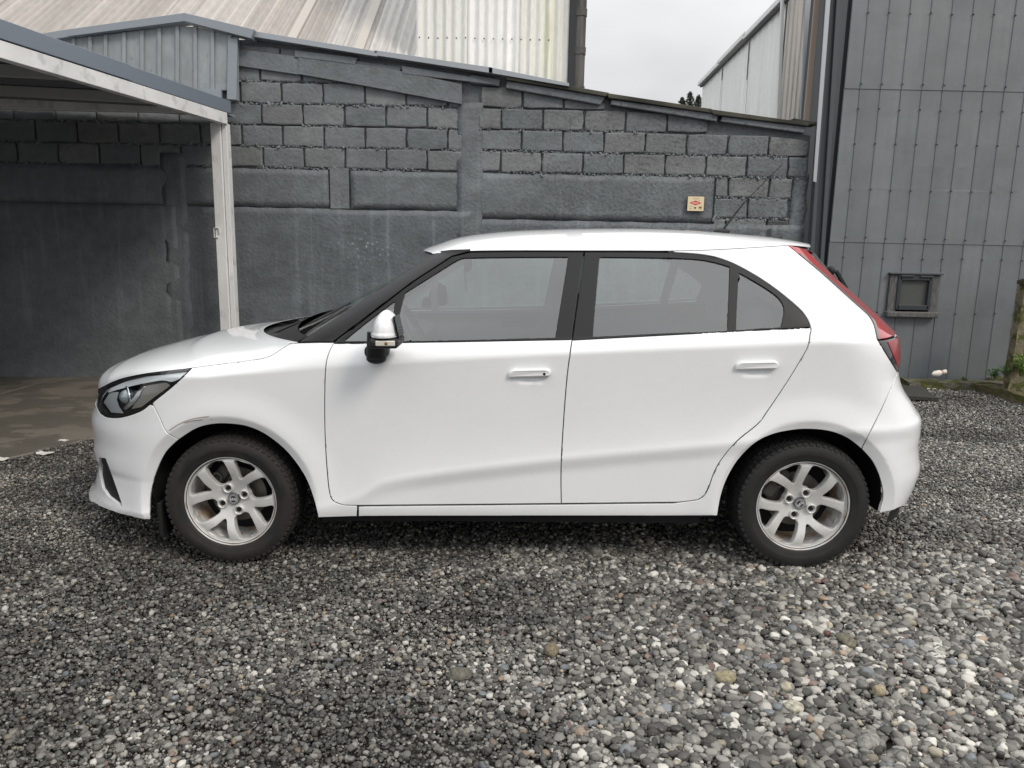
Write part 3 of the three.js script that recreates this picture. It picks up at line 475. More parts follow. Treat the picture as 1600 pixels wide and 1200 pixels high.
const wrapF = (q, up) => up ? (1 - (1 - q) ** 2.3) ** (1 / 2.1) : (1 - (1 - q) ** 2.7) ** 0.5, wrapR = (q) => (1 - (1 - q) ** 2.8) ** (1 / 2.1);
function W2(x, y, up) {
  const f = xf(y, up), r = xr(y); if (x <= f || x >= r) return -1;
  const a = xa(y, up), b = xb(y);
  if (x < a) return wSec(a, y) * wrapF((x - f) / (a - f), up) + flare(x, y);
  if (x > b) return wSec(b, y) * wrapR((r - x) / (r - b)) + flare(x, y);
  return wSec(x, y) + flare(x, y);
}
function P(t, y, up) {
  let x; const a = xa(y, up), b = xb(y);
  if (t <= 1) { const f = xf(y, up), q = Math.max(0, t) ** KP; x = f + (a - f) * q; return new THREE.Vector3(x, y, t <= 0 ? 0 : wSec(a, y) * wrapF(q, up) + flare(x, y) * sstep(0, 0.3, t)); }
  if (t >= 2) { const r = xr(y), q = Math.max(0, 3 - t) ** KP; x = r - (r - b) * q; return new THREE.Vector3(x, y, t >= 3 ? 0 : wSec(b, y) * wrapR(q) + flare(x, y) * sstep(3, 2.7, t)); }
  x = a + (b - a) * (t - 1); return new THREE.Vector3(x, y, wSec(x, y) + flare(x, y));
}
function tOf(x, y, up) {
  const a = xa(y, up), b = xb(y);
  if (x < a) { const f = xf(y, up); return Math.max(0, (x - f) / (a - f)) ** (1 / KP); }
  if (x > b) { const r = xr(y); return 3 - Math.max(0, (r - x) / (r - b)) ** (1 / KP); }
  return 1 + (x - a) / (b - a);
}
// fit the three end profiles so that the outline against the background is the photographed one
function fit(tab, sil, t0, t1, sign, up, lo, hi) {
  const s = pchip(sil.map(([x, y]) => [y, x]).sort((a, b) => a[0] - b[0])), ymin = Math.min(...sil.map((p) => p[1])), ymax = Math.max(...sil.map((p) => p[1]));
  for (let it = 0; it < 7; it++) {
    const next = tab.slice();
    for (let i = 0; i < LV.length; i++) {
      if (LV[i] < lo || LV[i] > hi) continue; let best = null;
      for (let k = 0; k <= 40; k++) { const q = cproj(P(lerp(t0, t1, k / 40), LV[i], up)); if (!best || sign * q[0] > sign * best[0]) best = q; }
      next[i] = tab[i] + clamp((s(clamp(best[1], ymin, ymax)) - best[0]) / 300, -0.2, 0.2);
    }
    for (let i = 0; i < LV.length; i++) { if (LV[i] < lo) { const k = LV.findIndex((y) => y >= lo); next[i] = next[k] - sign * 0.5 * (lo - LV[i]); } if (LV[i] > hi) { const k = LV.findLastIndex((y) => y <= hi); next[i] = 2 * next[k] - next[Math.max(0, 2 * k - i)]; } tab[i] = next[i]; }
  }
}
const SIL_HOOD = [[149, 622], [152, 612], [160, 600], [186.7, 582.7], [220, 565], [253, 550], [286.7, 539], [320, 530.5], [342, 524.5], [373, 518], [400, 512.7], [420, 509], [445, 501]];
const SIL_F = [...SIL_HOOD.slice(0, 11).reverse(), [148, 636], [146, 641.7], [142.7, 655], [145, 668], [147, 682], [146.3, 697], [148, 709], [154, 722], [151.5, 740], [147, 760], [138.3, 775], [141.7, 783], [156.7, 792], [187, 803]];
const SIL_R = [[1266, 386], [1302.5, 429], [1357.8, 481], [1387, 508.6], [1403.5, 530.7], [1405.5, 556.5], [1404, 580.5], [1408, 599.7], [1414, 613.8], [1428, 636.5], [1440, 657.7], [1438, 679], [1435, 696], [1436, 713], [1438, 730], [1431, 752.6], [1422.6, 769.6], [1411, 791]];
const SIL_U = [[663, 391], [592, 433], [545, 461], [490, 494], [450, 518], [420, 536], [380, 560]];
fit(tabF, SIL_F, 0, 1, -1, 0, 0.15, 0.93); fit(tabU, SIL_U, 0, 1, -1, 1, 0.92, 1.42); fit(tabR, SIL_R, 2, 3, 1, 0, 0.16, 1.4);

// photograph point -> place on the near side surface, as (t, y)
function hit(px, py, up = 0) {
  const d = cray(px, py); let z0 = 1.02; const pt = (z) => { const t = (z - carEye.z) / d.z; return [carEye.x + d.x * t, carEye.y + d.y * t]; };
  for (let z = 1.0; z > -0.2; z -= 0.02) { const [x, y] = pt(z), w = W2(x, y, up); if (w >= z) { let a = z, b = z0; for (let i = 0; i < 22; i++) { const m = (a + b) / 2, [mx, my] = pt(m); if (W2(mx, my, up) >= m) a = m; else b = m; } const [hx, hy] = pt(a); return [tOf(hx, hy, up), hy]; } z0 = z; }
  console.log('no hit', px, py, up); const [x, y] = pt(0.3); return [x < 1 ? 0.3 : 2.7, y];
}
const dense = (pts, step = 9) => pts.flatMap((p, i) => { const q = pts[i + 1]; if (!q) return [p]; const n = Math.max(1, Math.ceil(Math.hypot(q[0] - p[0], q[1] - p[1]) / step)); return Array.from({ length: n }, (_, k) => [lerp(p[0], q[0], k / n), lerp(p[1], q[1], k / n)]); });
// smooth open curve through photograph points
function curve(pts, n = 6) { const o = []; for (let i = 0; i < pts.length - 1; i++) { const p0 = pts[Math.max(0, i - 1)], p1 = pts[i], p2 = pts[i + 1], p3 = pts[Math.min(pts.length - 1, i + 2)]; for (let k = 0; k < n; k++) { const t = k / n; o.push([0, 1].map((c) => 0.5 * (2 * p1[c] + (p2[c] - p0[c]) * t + (2 * p0[c] - 5 * p1[c] + 4 * p2[c] - p3[c]) * t * t + (3 * p1[c] - p0[c] - 3 * p2[c] + p3[c]) * t * t * t))); } } o.push(pts[pts.length - 1]); return o; }
const on = (pts, up = 0) => dense(pts).map(([x, y]) => hit(x, y, up));
const loopOn = (pts, up = 0) => on([...pts, pts[0]], up).slice(0, -1);
const AF = [0, 1.15, 3.75, 4.85];
const aOf = (t) => t <= 1 ? (t - 1) * 1.15 : t <= 2 ? (t - 1) * 2.6 : 2.6 + (t - 2) * 1.1;
// Lawson flips: turn slivers into well shaped triangles in the (length, height) plane
function flip(T, ty) {
  const X = (k) => aOf(ty[k][0]), Y = (k) => ty[k][1], area = (a, b, c) => (X(b) - X(a)) * (Y(c) - Y(a)) - (X(c) - X(a)) * (Y(b) - Y(a));
  const ang = (a, b, c) => { const ux = X(b) - X(a), uy = Y(b) - Y(a), vx = X(c) - X(a), vy = Y(c) - Y(a); return Math.atan2(Math.abs(ux * vy - uy * vx), ux * vx + uy * vy); };
  for (let pass = 0; pass < 12; pass++) {
    const m = new Map(), used = new Uint8Array(T.length); let n = 0; T.forEach((t, i) => { for (let k = 0; k < 3; k++) m.set(t[k] * 1e6 + t[(k + 1) % 3], [i, t[(k + 2) % 3]]); });
    for (const [key, [i, c]] of m) { const a = Math.floor(key / 1e6), b = key % 1e6, o = m.get(b * 1e6 + a); if (!o || a > b) continue; const [j, d] = o; if (used[i] || used[j]) continue;
      if (ang(c, a, b) + ang(d, a, b) > Math.PI + 1e-6 && area(a, d, c) > 1e-12 && area(d, b, c) > 1e-12) { T[i] = [a, d, c]; T[j] = [d, b, c]; used[i] = used[j] = 1; n++; } }
    if (!n) break;
  }
  return T;
}
// a sheet-metal panel: outline (t,y) loops on the surface, fine mesh, rolled edges
function skin(loop, holes = [], o = {}) {
  const { up = 0, h = 0.03, off = 0, gap = 0.002, round = 0.0022, depth = 0.016 } = o; glassMode = !!o.glass;
  const clean = (l) => { const o = []; for (const q of l) { const v = P(q[0], q[1], up); if (!o.length || v.distanceTo(o[o.length - 1].v) > 0.0075) o.push({ q, v }); } if (o.length > 3 && o[0].v.distanceTo(o[o.length - 1].v) < 0.0075) o.pop(); return o.map((k) => k.q); };
  loop = clean(loop); holes = holes.map(clean);
  const V2 = (l) => l.map(([t, y]) => new THREE.Vector2(aOf(t), y)); let A = V2(loop), H = holes.map(V2), L = loop.slice(), HL = holes.map((q) => q.slice());
  if (THREE.ShapeUtils.isClockWise(A)) { A.reverse(); L.reverse(); } H.forEach((q, i) => { if (!THREE.ShapeUtils.isClockWise(q)) { q.reverse(); HL[i].reverse(); } });
  const ty = [...L, ...HL.flat()], tri = THREE.ShapeUtils.triangulateShape(A, H), pos = ty.map(([t, y]) => P(t, y, up));
  let T = flip(tri.map((f) => f.slice()), ty);
  for (let it = 0; it < 14; it++) {
    const mid = new Map(), key = (i, j) => i < j ? i * 1e6 + j : j * 1e6 + i; let any = false;
    const split = (i, j) => { const mx = (pos[i].x + pos[j].x) / 2, my = (pos[i].y + pos[j].y) / 2, rr = Math.min(Math.hypot(mx, my - 0.29), Math.hypot(mx - AX, my - 0.29)); if (pos[i].distanceTo(pos[j]) <= (rr < 0.46 || (!up && (Math.abs(my - CREASE(mx)) < 0.025 || Math.abs(my - LOW(mx)) < 0.025 || Math.abs(my - BELT(mx)) < 0.02)) ? Math.min(h, 0.013) : h)) return -1; const k = key(i, j); if (!mid.has(k)) { mid.set(k, ty.length); const q = [(ty[i][0] + ty[j][0]) / 2, (ty[i][1] + ty[j][1]) / 2]; ty.push(q); pos.push(P(q[0], q[1], up)); any = true; } return mid.get(k); };
    const N = [];
    for (const [a, b, c] of T) {
      const ab = split(a, b), bc = split(b, c), ca = split(c, a), n = (ab >= 0) + (bc >= 0) + (ca >= 0);
      if (n === 0) N.push([a, b, c]); else if (n === 3) N.push([a, ab, ca], [ab, b, bc], [ca, bc, c], [ab, bc, ca]);
      else if (n === 1) { if (ab >= 0) N.push([a, ab, c], [ab, b, c]); else if (bc >= 0) N.push([a, b, bc], [a, bc, c]); else N.push([a, b, ca], [ca, b, c]); }
      else { let [p, q, r, pq, qr] = ab < 0 ? [b, c, a, bc, ca] : bc < 0 ? [c, a, b, ca, ab] : [a, b, c, ab, bc]; N.push([pq, q, qr]); if (pos[p].distanceTo(pos[qr]) < pos[pq].distanceTo(pos[r])) N.push([p, pq, qr], [p, qr, r]); else N.push([p, pq, r], [pq, qr, r]); }
    }
    T = flip(N, ty); if (!any) break;
  }
  const nrm = ty.map(([t, y]) => { const e = 0.004, t0 = Math.max(0.0005, Math.min(t, 2.9995)); const u = P(Math.min(t0 + e, 2.9999), y, up).sub(P(Math.max(t0 - e, 0.0001), y, up)), v = P(t0, y + 0.007, up).sub(P(t0, y - 0.007, up)); const n = u.cross(v).normalize(); if (t <= 0 || t >= 3) { n.z = 0; n.normalize(); } return n; });
  const cnt = new Map(); for (const [a, b, c] of T) for (const [i, j] of [[a, b], [b, c], [c, a]]) cnt.set(i + '_' + j, [i, j]);
  const edge = []; for (const [k, [i, j]] of cnt) if (!cnt.has(j + '_' + i) && !(ty[i][0] <= 1e-6 && ty[j][0] <= 1e-6) && !(ty[i][0] >= 3 - 1e-6 && ty[j][0] >= 3 - 1e-6)) edge.push([i, j]);
  const inw = new Map(); for (const [i, j] of edge) { const v = nrm[i].clone().cross(pos[j].clone().sub(pos[i])).normalize(); for (const k of [i, j]) inw.set(k, (inw.get(k) ?? new THREE.Vector3()).add(v)); }
  for (const [k, v] of inw) v.normalize();
  const p = pos.map((q, k) => q.clone().addScaledVector(nrm[k], off)), base = p.length;
  for (const [k, v] of inw) { if (ty[k][0] <= 1e-6 || ty[k][0] >= 3 - 1e-6) v.z = 0; p[k].addScaledVector(v, gap + (depth > 0 ? round : 0)); }
  const n = nrm.map((q) => q.clone()), I = T.flat(), UV = p.map((q) => [q.x, q.y]);
  if (depth > 0) {
    const r1 = new Map(), r2 = new Map(), r3 = new Map();
    for (const [k, v] of inw) { const out = v.clone().negate();
      r1.set(k, p.length); p.push(p[k].clone().addScaledVector(out, round * 0.7).addScaledVector(nrm[k], -round * 0.3)); n.push(nrm[k].clone().add(out.clone().multiplyScalar(0.9)).normalize());
      r2.set(k, p.length); p.push(p[k].clone().addScaledVector(out, round).addScaledVector(nrm[k], -round)); n.push(out.clone());
      r3.set(k, p.length); p.push(p[k].clone().addScaledVector(out, round).addScaledVector(nrm[k], -depth)); n.push(out.clone()); }
    for (const [i, j] of edge) for (const [A1, B1] of [[null, r1], [r1, r2], [r2, r3]]) { const a = A1 ? A1.get(i) : i, b = A1 ? A1.get(j) : j, c = B1.get(i), d = B1.get(j); I.push(a, c, b, b, c, d); }
    while (UV.length < p.length) UV.push([p[UV.length].x, p[UV.length].y]);
  }
  glassMode = false; return geo(p.flatMap((q) => [q.x, q.y, q.z]), UV.flat(), I, n.flatMap((q) => [q.x, q.y, q.z]));
}
function mirror(g) {
  const c = g.clone(), p = c.attributes.position, n = c.attributes.normal; for (let i = 0; i < p.count; i++) { p.setZ(i, -p.getZ(i)); n.setZ(i, -n.getZ(i)); }
  if (c.index) { const a = c.index.array.slice(); for (let i = 0; i < a.length; i += 3) { const t = a[i + 1]; a[i + 1] = a[i + 2]; a[i + 2] = t; } c.setIndex(new THREE.BufferAttribute(a, 1)); } return c;
}
const both = (g) => merge([g, mirror(g)]);

// ---- materials of the car
const dirt = tex(512, 512, (u, v) => grey(70 + 60 * Math.max(0, fbm(u * 20, v * 20, 3, 4))), false);
const paintTex = tex(1024, 512, (u, v) => { const n = 4 * fbm(u * 12, v * 8, 2, 3) + 2 * fbm(u * 90, v * 50, 5, 2); return [229 + n, 231 + n, 233 + n]; });
paintTex.wrapS = paintTex.wrapT = THREE.RepeatWrapping;
const paint = phys({ color: 0xffffff, map: repeated(paintTex, 0.25, 0.5), roughness: 0.5, clearcoat: 1.0, clearcoatRoughness: 0.03 });
const gloss = phys({ color: 0x0b0c0f, roughness: 0.5, clearcoat: 0.15, clearcoatRoughness: 0.15, specularIntensity: 0.7, bumpMap: repeated(fineBump, 14), bumpScale: 0.00008 });
const plastic = mat(0x131417, 0.6, { bumpMap: repeated(fineBump, 6), bumpScale: 0.0006 });
const rubberBlack = mat(0x0a0a0b, 0.75), darkIn = mat(0x0c0d0f, 0.8);
const glassM = phys({ color: 0xd8e8e4, roughness: 0.0, transmission: 1, thickness: 0, ior: 2.4 });
const screenM = phys({ color: 0xd2e2dc, roughness: 0.0, transmission: 1, thickness: 0, ior: 1.45 });
const clearM = phys({ color: 0xf4f7f8, roughness: 0.0, transmission: 1, thickness: 0, ior: 1.45 });
const chrome = mat(0xd6d8da, 0.14, { metalness: 1 }), silver = mat(0xb3b1ac, 0.32, { metalness: 0.55 });
const trimGrey = mat(0x64686b, 0.8, { bumpMap: repeated(fineBump, 8), bumpScale: 0.001 }), trimDark = mat(0x26282b, 0.75), seatM = mat(0x2e3033, 0.9, { bumpMap: repeated(fineBump, 10), bumpScale: 0.002 }), liningM = mat(0x8f9394, 0.85);
const redLens = phys({ color: 0xa80d14, roughness: 0.12, clearcoat: 0.8, clearcoatRoughness: 0.03 }), darkRed = phys({ color: 0x8a0409, roughness: 0.3, clearcoat: 0.4 });
const duo = (name, g, m, label) => { const a = part(car, name, g, m, label), b = part(car, name, mirror(g), m); return [a, b]; };

// ---- outlines taken from the photograph (pixels), laid on the surface of the body
const hoodLine = curve([[300, 574.5], [353, 567.7], [400, 561.7], [422, 556], [440, 545], [454, 536]]);
const doorFrontGap = curve([[521.5, 535], [513, 553], [508.5, 577], [507, 633], [508, 687], [511.5, 740], [515, 770], [521, 783], [537, 789.5]], 8);
const sillLine = dense([[537, 789.5], [560, 790], [877, 787], [1060, 785], [1078, 783]], 9);
const rearDoorGap = curve([[1078, 783], [1094, 779.5], [1105, 767], [1117, 735.6], [1131, 713], [1153.5, 687.5], [1184.6, 662], [1201.6, 639], [1230, 597], [1252.6, 560], [1263, 540], [1267, 512]], 6);
const midGap = curve([[912, 394], [893.5, 531], [885, 600], [878.5, 690], [876.5, 740], [877, 787]], 8);
const archF = curve([[497, 809], [490, 780], [478, 748], [460, 720], [440, 698], [413, 678], [386.7, 666.7], [360, 662.7], [333, 663], [306.7, 670], [280, 686.7]], 5), archF2 = curve([[280, 686.7], [260, 706.7], [245, 736.7], [236, 773], [235, 812]], 5);
const archR = curve([[1121, 806], [1126.6, 775], [1136.5, 747], [1153.5, 718.6], [1179, 693], [1207, 679], [1241, 672], [1269.6, 671], [1298, 674.7], [1323.5, 684.6], [1346, 701.6]], 5), archR2 = curve([[1346, 701.6], [1363, 721.5], [1374.5, 747], [1379.5, 775], [1374, 802]], 5);
const frameTopF = curve([[735, 393.5], [806, 392.5], [900, 393], [912, 393.5]], 4), frameTopR = curve([[914, 393], [980, 393], [1044, 394], [1100, 398], [1136.5, 407.5], [1173, 425.6], [1210, 449.6], [1247, 480], [1261, 497], [1267, 511]], 5);
const roofEdge = curve([[676, 396.5], [700, 394.5], [735, 391.8], [806, 391], [900, 391.2], [980, 391.3], [1044, 391.5], [1100, 390.5], [1160, 387.5], [1231, 383]], 5);
const pillarF = [[522, 534.5], [584, 486], [642, 441], [706, 399.5], [735, 392]];
const lampR = curve([[1231, 383], [1280, 423.7], [1321, 460.6], [1346, 483], [1358, 494.5], [1366, 509], [1371, 530.7]], 5), lampR2 = [[1371, 530.7], [1402.5, 582.5]];
const seamR = curve([[1402.5, 582.5], [1391, 610], [1372, 651], [1346, 701.6]], 4);
const seamF = curve([[238, 630.5], [249, 652], [260, 675], [280, 686.7]], 4);
const lampLow = curve([[300, 575], [270, 603.5], [234, 632], [217, 643.5], [190, 652], [167, 652], [155.5, 645.5]], 4), lampTop = curve([[300, 575], [230, 583], [187, 592], [163, 602.5]], 4);
const inside = (l) => l.slice(1);

// front wing
duo('front_wing', skin(loopOn([...hoodLine, [500, 534.8], ...doorFrontGap, [558, 790.5], [558, 807], ...archF, ...inside(seamF.slice().reverse()), ...lampLow.slice(0, 9).reverse()])), paint);
// front bumper: round to the centre line, with an opening for the lower corner grille
const yNose = hit(153, 640)[1], yLampIn = hit(160, 605)[1], yLip = 0.176, tLamp = 0.44;
{
  const corner = loopOn([[154.5, 716], [164.5, 717], [174, 742], [183, 768], [190.5, 790], [181, 783], [169, 774], [160, 761], [156, 742]]);
  const loop = [[0, yLip], [0, yNose + 0.005], [tLamp, yNose + 0.005], ...on([...lampLow.slice(8).reverse(), ...inside(seamF), ...inside(archF2)]), ...on([[210, 808.5], [187, 803], [172, 798], [157, 792], [147, 786]]), [0.4, yLip + 0.007], [0.3, yLip + 0.003]];
  const inner = skin(corner, [], { off: -0.012, gap: -0.008, depth: 0 });
  const g = skin(loop, [corner], { round: 0.003 }); part(car, 'front_bumper', both(g), paint);
  duo('bumper_grille', inner, plastic);
  // mouth of the grille on the nose, dark mesh with bars
  part(car, 'grille', both(skin([[0, 0.36], [0, 0.55], [0.24, 0.55], [0.20, 0.36]], [], { off: 0.004, depth: 0.01 })), plastic);
  part(car, 'splitter', both(skin([[0, yLip - 0.012], [0, yLip + 0.004], [0.35, yLip + 0.006], [0.35, yLip - 0.006]], [], { off: 0.004, depth: 0.05 })), plastic);
}
// headlamps: clear cover over dark housing, reflector, projector, bright strip
{
  const outline = [...on(lampTop), [tLamp, yLampIn], [tLamp, yNose + 0.006], ...on(lampLow.slice().reverse())];
  const rimG = skin(outline, [], { off: -0.05, depth: 0, gap: 0 });
  const build = (flip) => {
    const g = new THREE.Group(); g.name = 'headlamp'; car.add(g); const f = flip ? mirror : (q) => q;
    part(g, 'housing', f(rimG), mat(0x17181b, 0.4));
    part(g, 'lamp_rim', f(skin(outline, [loopOn([[295, 577.3], [231, 585.3], [189, 594], [166, 604.5], [154, 630], [166, 649], [190, 649.3], [216, 641], [233, 630], [269, 602]])], { off: -0.003, depth: 0.02, gap: 0.0005, round: 0.001, h: 0.02 })), gloss);
    part(g, 'bright_strip', f(skin(on(curve([[296, 577], [240, 584], [200, 592], [174, 602], [165, 612], [190, 604], [225, 597.5], [250, 594], [266, 597], [281, 591]], 3)), [], { off: -0.012, depth: 0, gap: 0 })), mat(0xd3d5d8, 0.3, { metalness: 0.15 }));
    part(g, 'side_reflector', f(skin(on([[255, 598], [222, 602], [200, 640], [216, 637], [232, 625], [262, 603]]), [], { off: -0.018, depth: 0, gap: 0 })), mat(0x86807a, 0.3, { metalness: 0.2 }));
    part(g, 'reflector_blade', f(skin(on([[222, 603], [214, 603.5], [205, 620], [188, 638], [192, 642], [204, 633], [214, 620]]), [], { off: -0.013, depth: 0.008, gap: 0 })), chrome);
    const [lt, ly] = hit(191, 622), lc = P(lt, ly, 0).add(new THREE.Vector3(-0.008, 0, 0.022)), bowl = new THREE.SphereGeometry(0.045, 24, 12), lens = new THREE.SphereGeometry(0.034, 24, 16);
    bowl.translate(lc.x + 0.03, lc.y - 0.004, lc.z - 0.075); lens.translate(lc.x + 0.012, lc.y - 0.002, lc.z - 0.06);
    const ring = new THREE.TorusGeometry(0.043, 0.006, 10, 32); ring.rotateY(-0.9); ring.translate(lc.x + 0.014, lc.y - 0.002, lc.z - 0.058);
    part(g, 'projector_lens', f(merge([lens])), phys({ color: 0x9aa1a6, roughness: 0.04, clearcoat: 1, metalness: 0.3 })); part(g, 'projector_ring', f(merge([ring])), chrome); part(g, 'projector_bowl', f(merge([bowl])), mat(0x2a2c30, 0.3, { metalness: 0.5 }));
    part(g, 'inner_reflector', f(skin(on([[166, 611], [156, 628], [168, 645], [188, 647], [181, 636], [177, 624], [180, 611]]), [], { off: -0.016, depth: 0, gap: 0 })), mat(0xb4b7ba, 0.25, { metalness: 0.25 }));
    part(g, 'lens_cover', f(skin(outline, [], { off: 0.001, depth: 0, gap: 0.004, h: 0.02 })), clearM);
  };
  build(false); build(true);
}
// doors
const glassF = [...curve([[633, 457.5], [680, 428], [714, 407], [727, 403]], 4), ...[[806, 401.8], [887, 401.6], [877, 465], [867, 526.5], [740, 530], [626, 532.5], [623, 497]]];
const quarterF = [[616, 471], [612.5, 500], [611, 531], [575, 531.5], [538, 532], [575, 502]];
const glassR = [...curve([[937.5, 401.8], [1010, 402.5], [1081, 404.6], [1115, 409.5], [1140, 416.5]], 4), [1138, 470], [1136, 516], [1030, 520], [927, 525], [932, 465]];
const quarterR = [...curve([[1155, 426], [1190, 446], [1214, 463], [1224, 478], [1224, 492], [1220, 510]], 4), [1185, 512.3], [1151, 514.8], [1153, 470]];
const doorFLoop = loopOn([...inside(doorFrontGap), ...sillLine.filter(([x]) => x > 540 && x < 878), ...inside(midGap.slice().reverse()).filter(([, y]) => y > 531), [893.8, 530.6], [700, 534.2], [522, 536.6]]);
const doorRLoop = loopOn([[893.8, 531.5], ...midGap.filter(([, y]) => y > 535), ...sillLine.filter(([x]) => x > 876), ...inside(rearDoorGap), [1136.5, 518.5]]);
const frameFLoop = loopOn([[522.5, 535.6], [584, 487.2], [642, 442.2], [706, 400.7], [735, 393.6], ...inside(frameTopF), [893.7, 530.2], [700, 533.6]]);
const frameRLoop = loopOn([...frameTopR, [1136.5, 517.8], [894.2, 531]]);
const handleGeo = (() => { const s = new THREE.Shape(); s.moveTo(-0.085, -0.016); s.lineTo(0.07, -0.014); s.quadraticCurveTo(0.085, -0.014, 0.085, 0.002); s.quadraticCurveTo(0.085, 0.019, 0.06, 0.021); s.lineTo(-0.06, 0.021); s.quadraticCurveTo(-0.088, 0.016, -0.088, -0.004); s.quadraticCurveTo(-0.088, -0.016, -0.085, -0.016);
  const g = new THREE.ExtrudeGeometry(s, { depth: 0.012, bevelEnabled: true, bevelSize: 0.008, bevelOffset: -0.008, bevelThickness: 0.010, bevelSegments: 5, curveSegments: 10 }); const p = g.attributes.position; for (let i = 0; i < p.count; i++) p.setZ(i, p.getZ(i) - 1.6 * p.getX(i) ** 2); g.computeVertexNormals(); return g; })();
function doors(flip) {
  const f = flip ? mirror : (q) => q;
  for (const [loop, frame, panes, h, lock] of [[doorFLoop, frameFLoop, [glassF, quarterF], [828, 583], true], [doorRLoop, frameRLoop, [glassR, quarterR], [1181, 571], false]]) {
    const d = part(car, 'door', f(skin(loop, [], { h: 0.022 })), paint);
    part(d, 'window_frame', f(skin(frame, panes.map((q) => loopOn(q)), { off: -0.003, gap: 0.0015, depth: 0.012 })), gloss);
    panes.forEach((q) => part(d, 'window_pane', f(skin(loopOn(q), [], { off: -0.009, depth: 0, gap: -0.016, h: 0.04, glass: true })), glassM));
    if (flip) part(d, 'window_lining', f(skin(frame, panes.map((q) => loopOn(q)), { off: -0.04, depth: 0, gap: -0.003, h: 0.06 })), liningM);
    const [t, y] = hit(...h), c = P(t, y, 0), a = P(t + 0.02, y, 0).sub(P(t - 0.02, y, 0)), e = handleGeo.clone(); e.scale(1.05, 1, 1); e.rotateY(-Math.atan2(a.z, a.x)); e.rotateZ(0.03); e.translate(c.x, c.y + 0.002, c.z + 0.018);
    part(d, 'handle', f(merge([e])), paint);
    if (lock && !flip) { const [kt, ky] = hit(850, 582), k = P(kt, ky, 0), q = new THREE.CylinderGeometry(0.006, 0.006, 0.005, 16); q.rotateX(Math.PI / 2); q.translate(k.x, k.y, k.z + 0.039); part(d, 'lock', q, mat(0x2a2b2d, 0.3, { metalness: 0.6 })); }
    // inside of the door: grey card with a pull
    const card = skin(loop, [], { off: -0.075, depth: 0, gap: 0.02, h: 0.08 }); part(d, 'door_card', f(card), flip ? trimGrey : trimDark);
    const pb = P(t, y + 0.03, 0), pull = new RoundedBoxGeometry(0.22, 0.03, 0.03, 3, 0.012); pull.translate(c.x - 0.05, c.y + 0.04, c.z - 0.105); const cup = new RoundedBoxGeometry(0.2, 0.07, 0.01, 3, 0.004); cup.translate(c.x + 0.04, c.y + 0.05, c.z - 0.085);
    part(d, 'inner_pull', f(merge([pull])), silver); part(d, 'pull_cup', f(merge([cup])), trimDark);
  }
}
doors(false); doors(true);
{ // scuffs on the front wheel arch
  const scuff = (pts, w) => skin(loopOn([...pts, ...pts.slice().reverse().map(([x, y]) => [x + w * 0.4, y + w])]), [], { off: 0.0012, gap: -0.0004, depth: 0, h: 0.02 });
  part(car, 'scuff_mark', scuff(curve([[263, 673], [276, 664], [292, 656.5], [310, 652], [328, 650]], 3), 1.3), mat(0xa39a94, 0.8)); part(car, 'scuff_mark', scuff(curve([[286, 661], [300, 657], [318, 655]], 3), 0.9), mat(0x8d8078, 0.8)); part(car, 'scuff_mark', scuff([[327, 652], [332, 656], [331, 662]], 0.9), mat(0xa39a94, 0.8));
}
// rear quarter with the sill in one pressing
duo('quarter_panel', skin([...on([...roofEdge.filter(([x]) => x > 1043), ...inside(lampR), ...inside(lampR2)]), ...on([...inside(seamR), ...inside(archR.slice().reverse()), [1000, 806.5], [800, 806.5], [650, 806.5], [560, 807], [560, 791.8]]), ...on([...sillLine.filter(([x]) => x > 575 && x < 1060).map(([x, y]) => [x, y + 1.6]), ...inside(rearDoorGap), ...inside(frameTopR.slice().reverse()).filter(([x]) => x > 1046)])], [], { h: 0.028 }), paint);
duo('pillar_lining', skin(loopOn([...frameTopR.filter(([x]) => x > 1080).map(([x, y]) => [x, y + 1.5]), [1262, 535], [1360, 535], [1362, 510], [1315, 462], [1276, 426], [1228, 389], [1150, 391], [1085, 393]]), [], { off: -0.045, depth: 0, gap: 0, h: 0.06 }), trimGrey);
// windscreen pillars
duo('windscreen_pillar', skin(loopOn([[467, 534], [520, 534.2], ...inside(pillarF), [735, 388.5], [706, 389.5], [675, 393], [676, 397.5], [572, 465.5]], 1), [], { up: 1, gap: 0.0012 }), gloss);
{ // windscreen, reaching under the roof edge and the scuttle
  const l = on([[467, 534], [572, 465.5], [676, 397.5]], 1), y0 = l[0][1] - 0.015, y1 = l[2][1];
  part(car, 'windscreen', both(skin([[0, y0], ...l, [l[2][0] * 0.6, y1 + 0.014], [0, y1 + 0.022]], [], { up: 1, off: -0.01, depth: 0, gap: 0, h: 0.05 })), screenM);
  part(car, 'sun_band', both(skin([[0, y1 - 0.075], [l[2][0] * 0.97, y1 - 0.075], [l[2][0] * 0.985, y1], [l[2][0] * 0.6, y1 + 0.012], [0, y1 + 0.02]], [], { up: 1, off: -0.004, depth: 0, gap: 0, h: 0.05 })), rubberBlack);
}
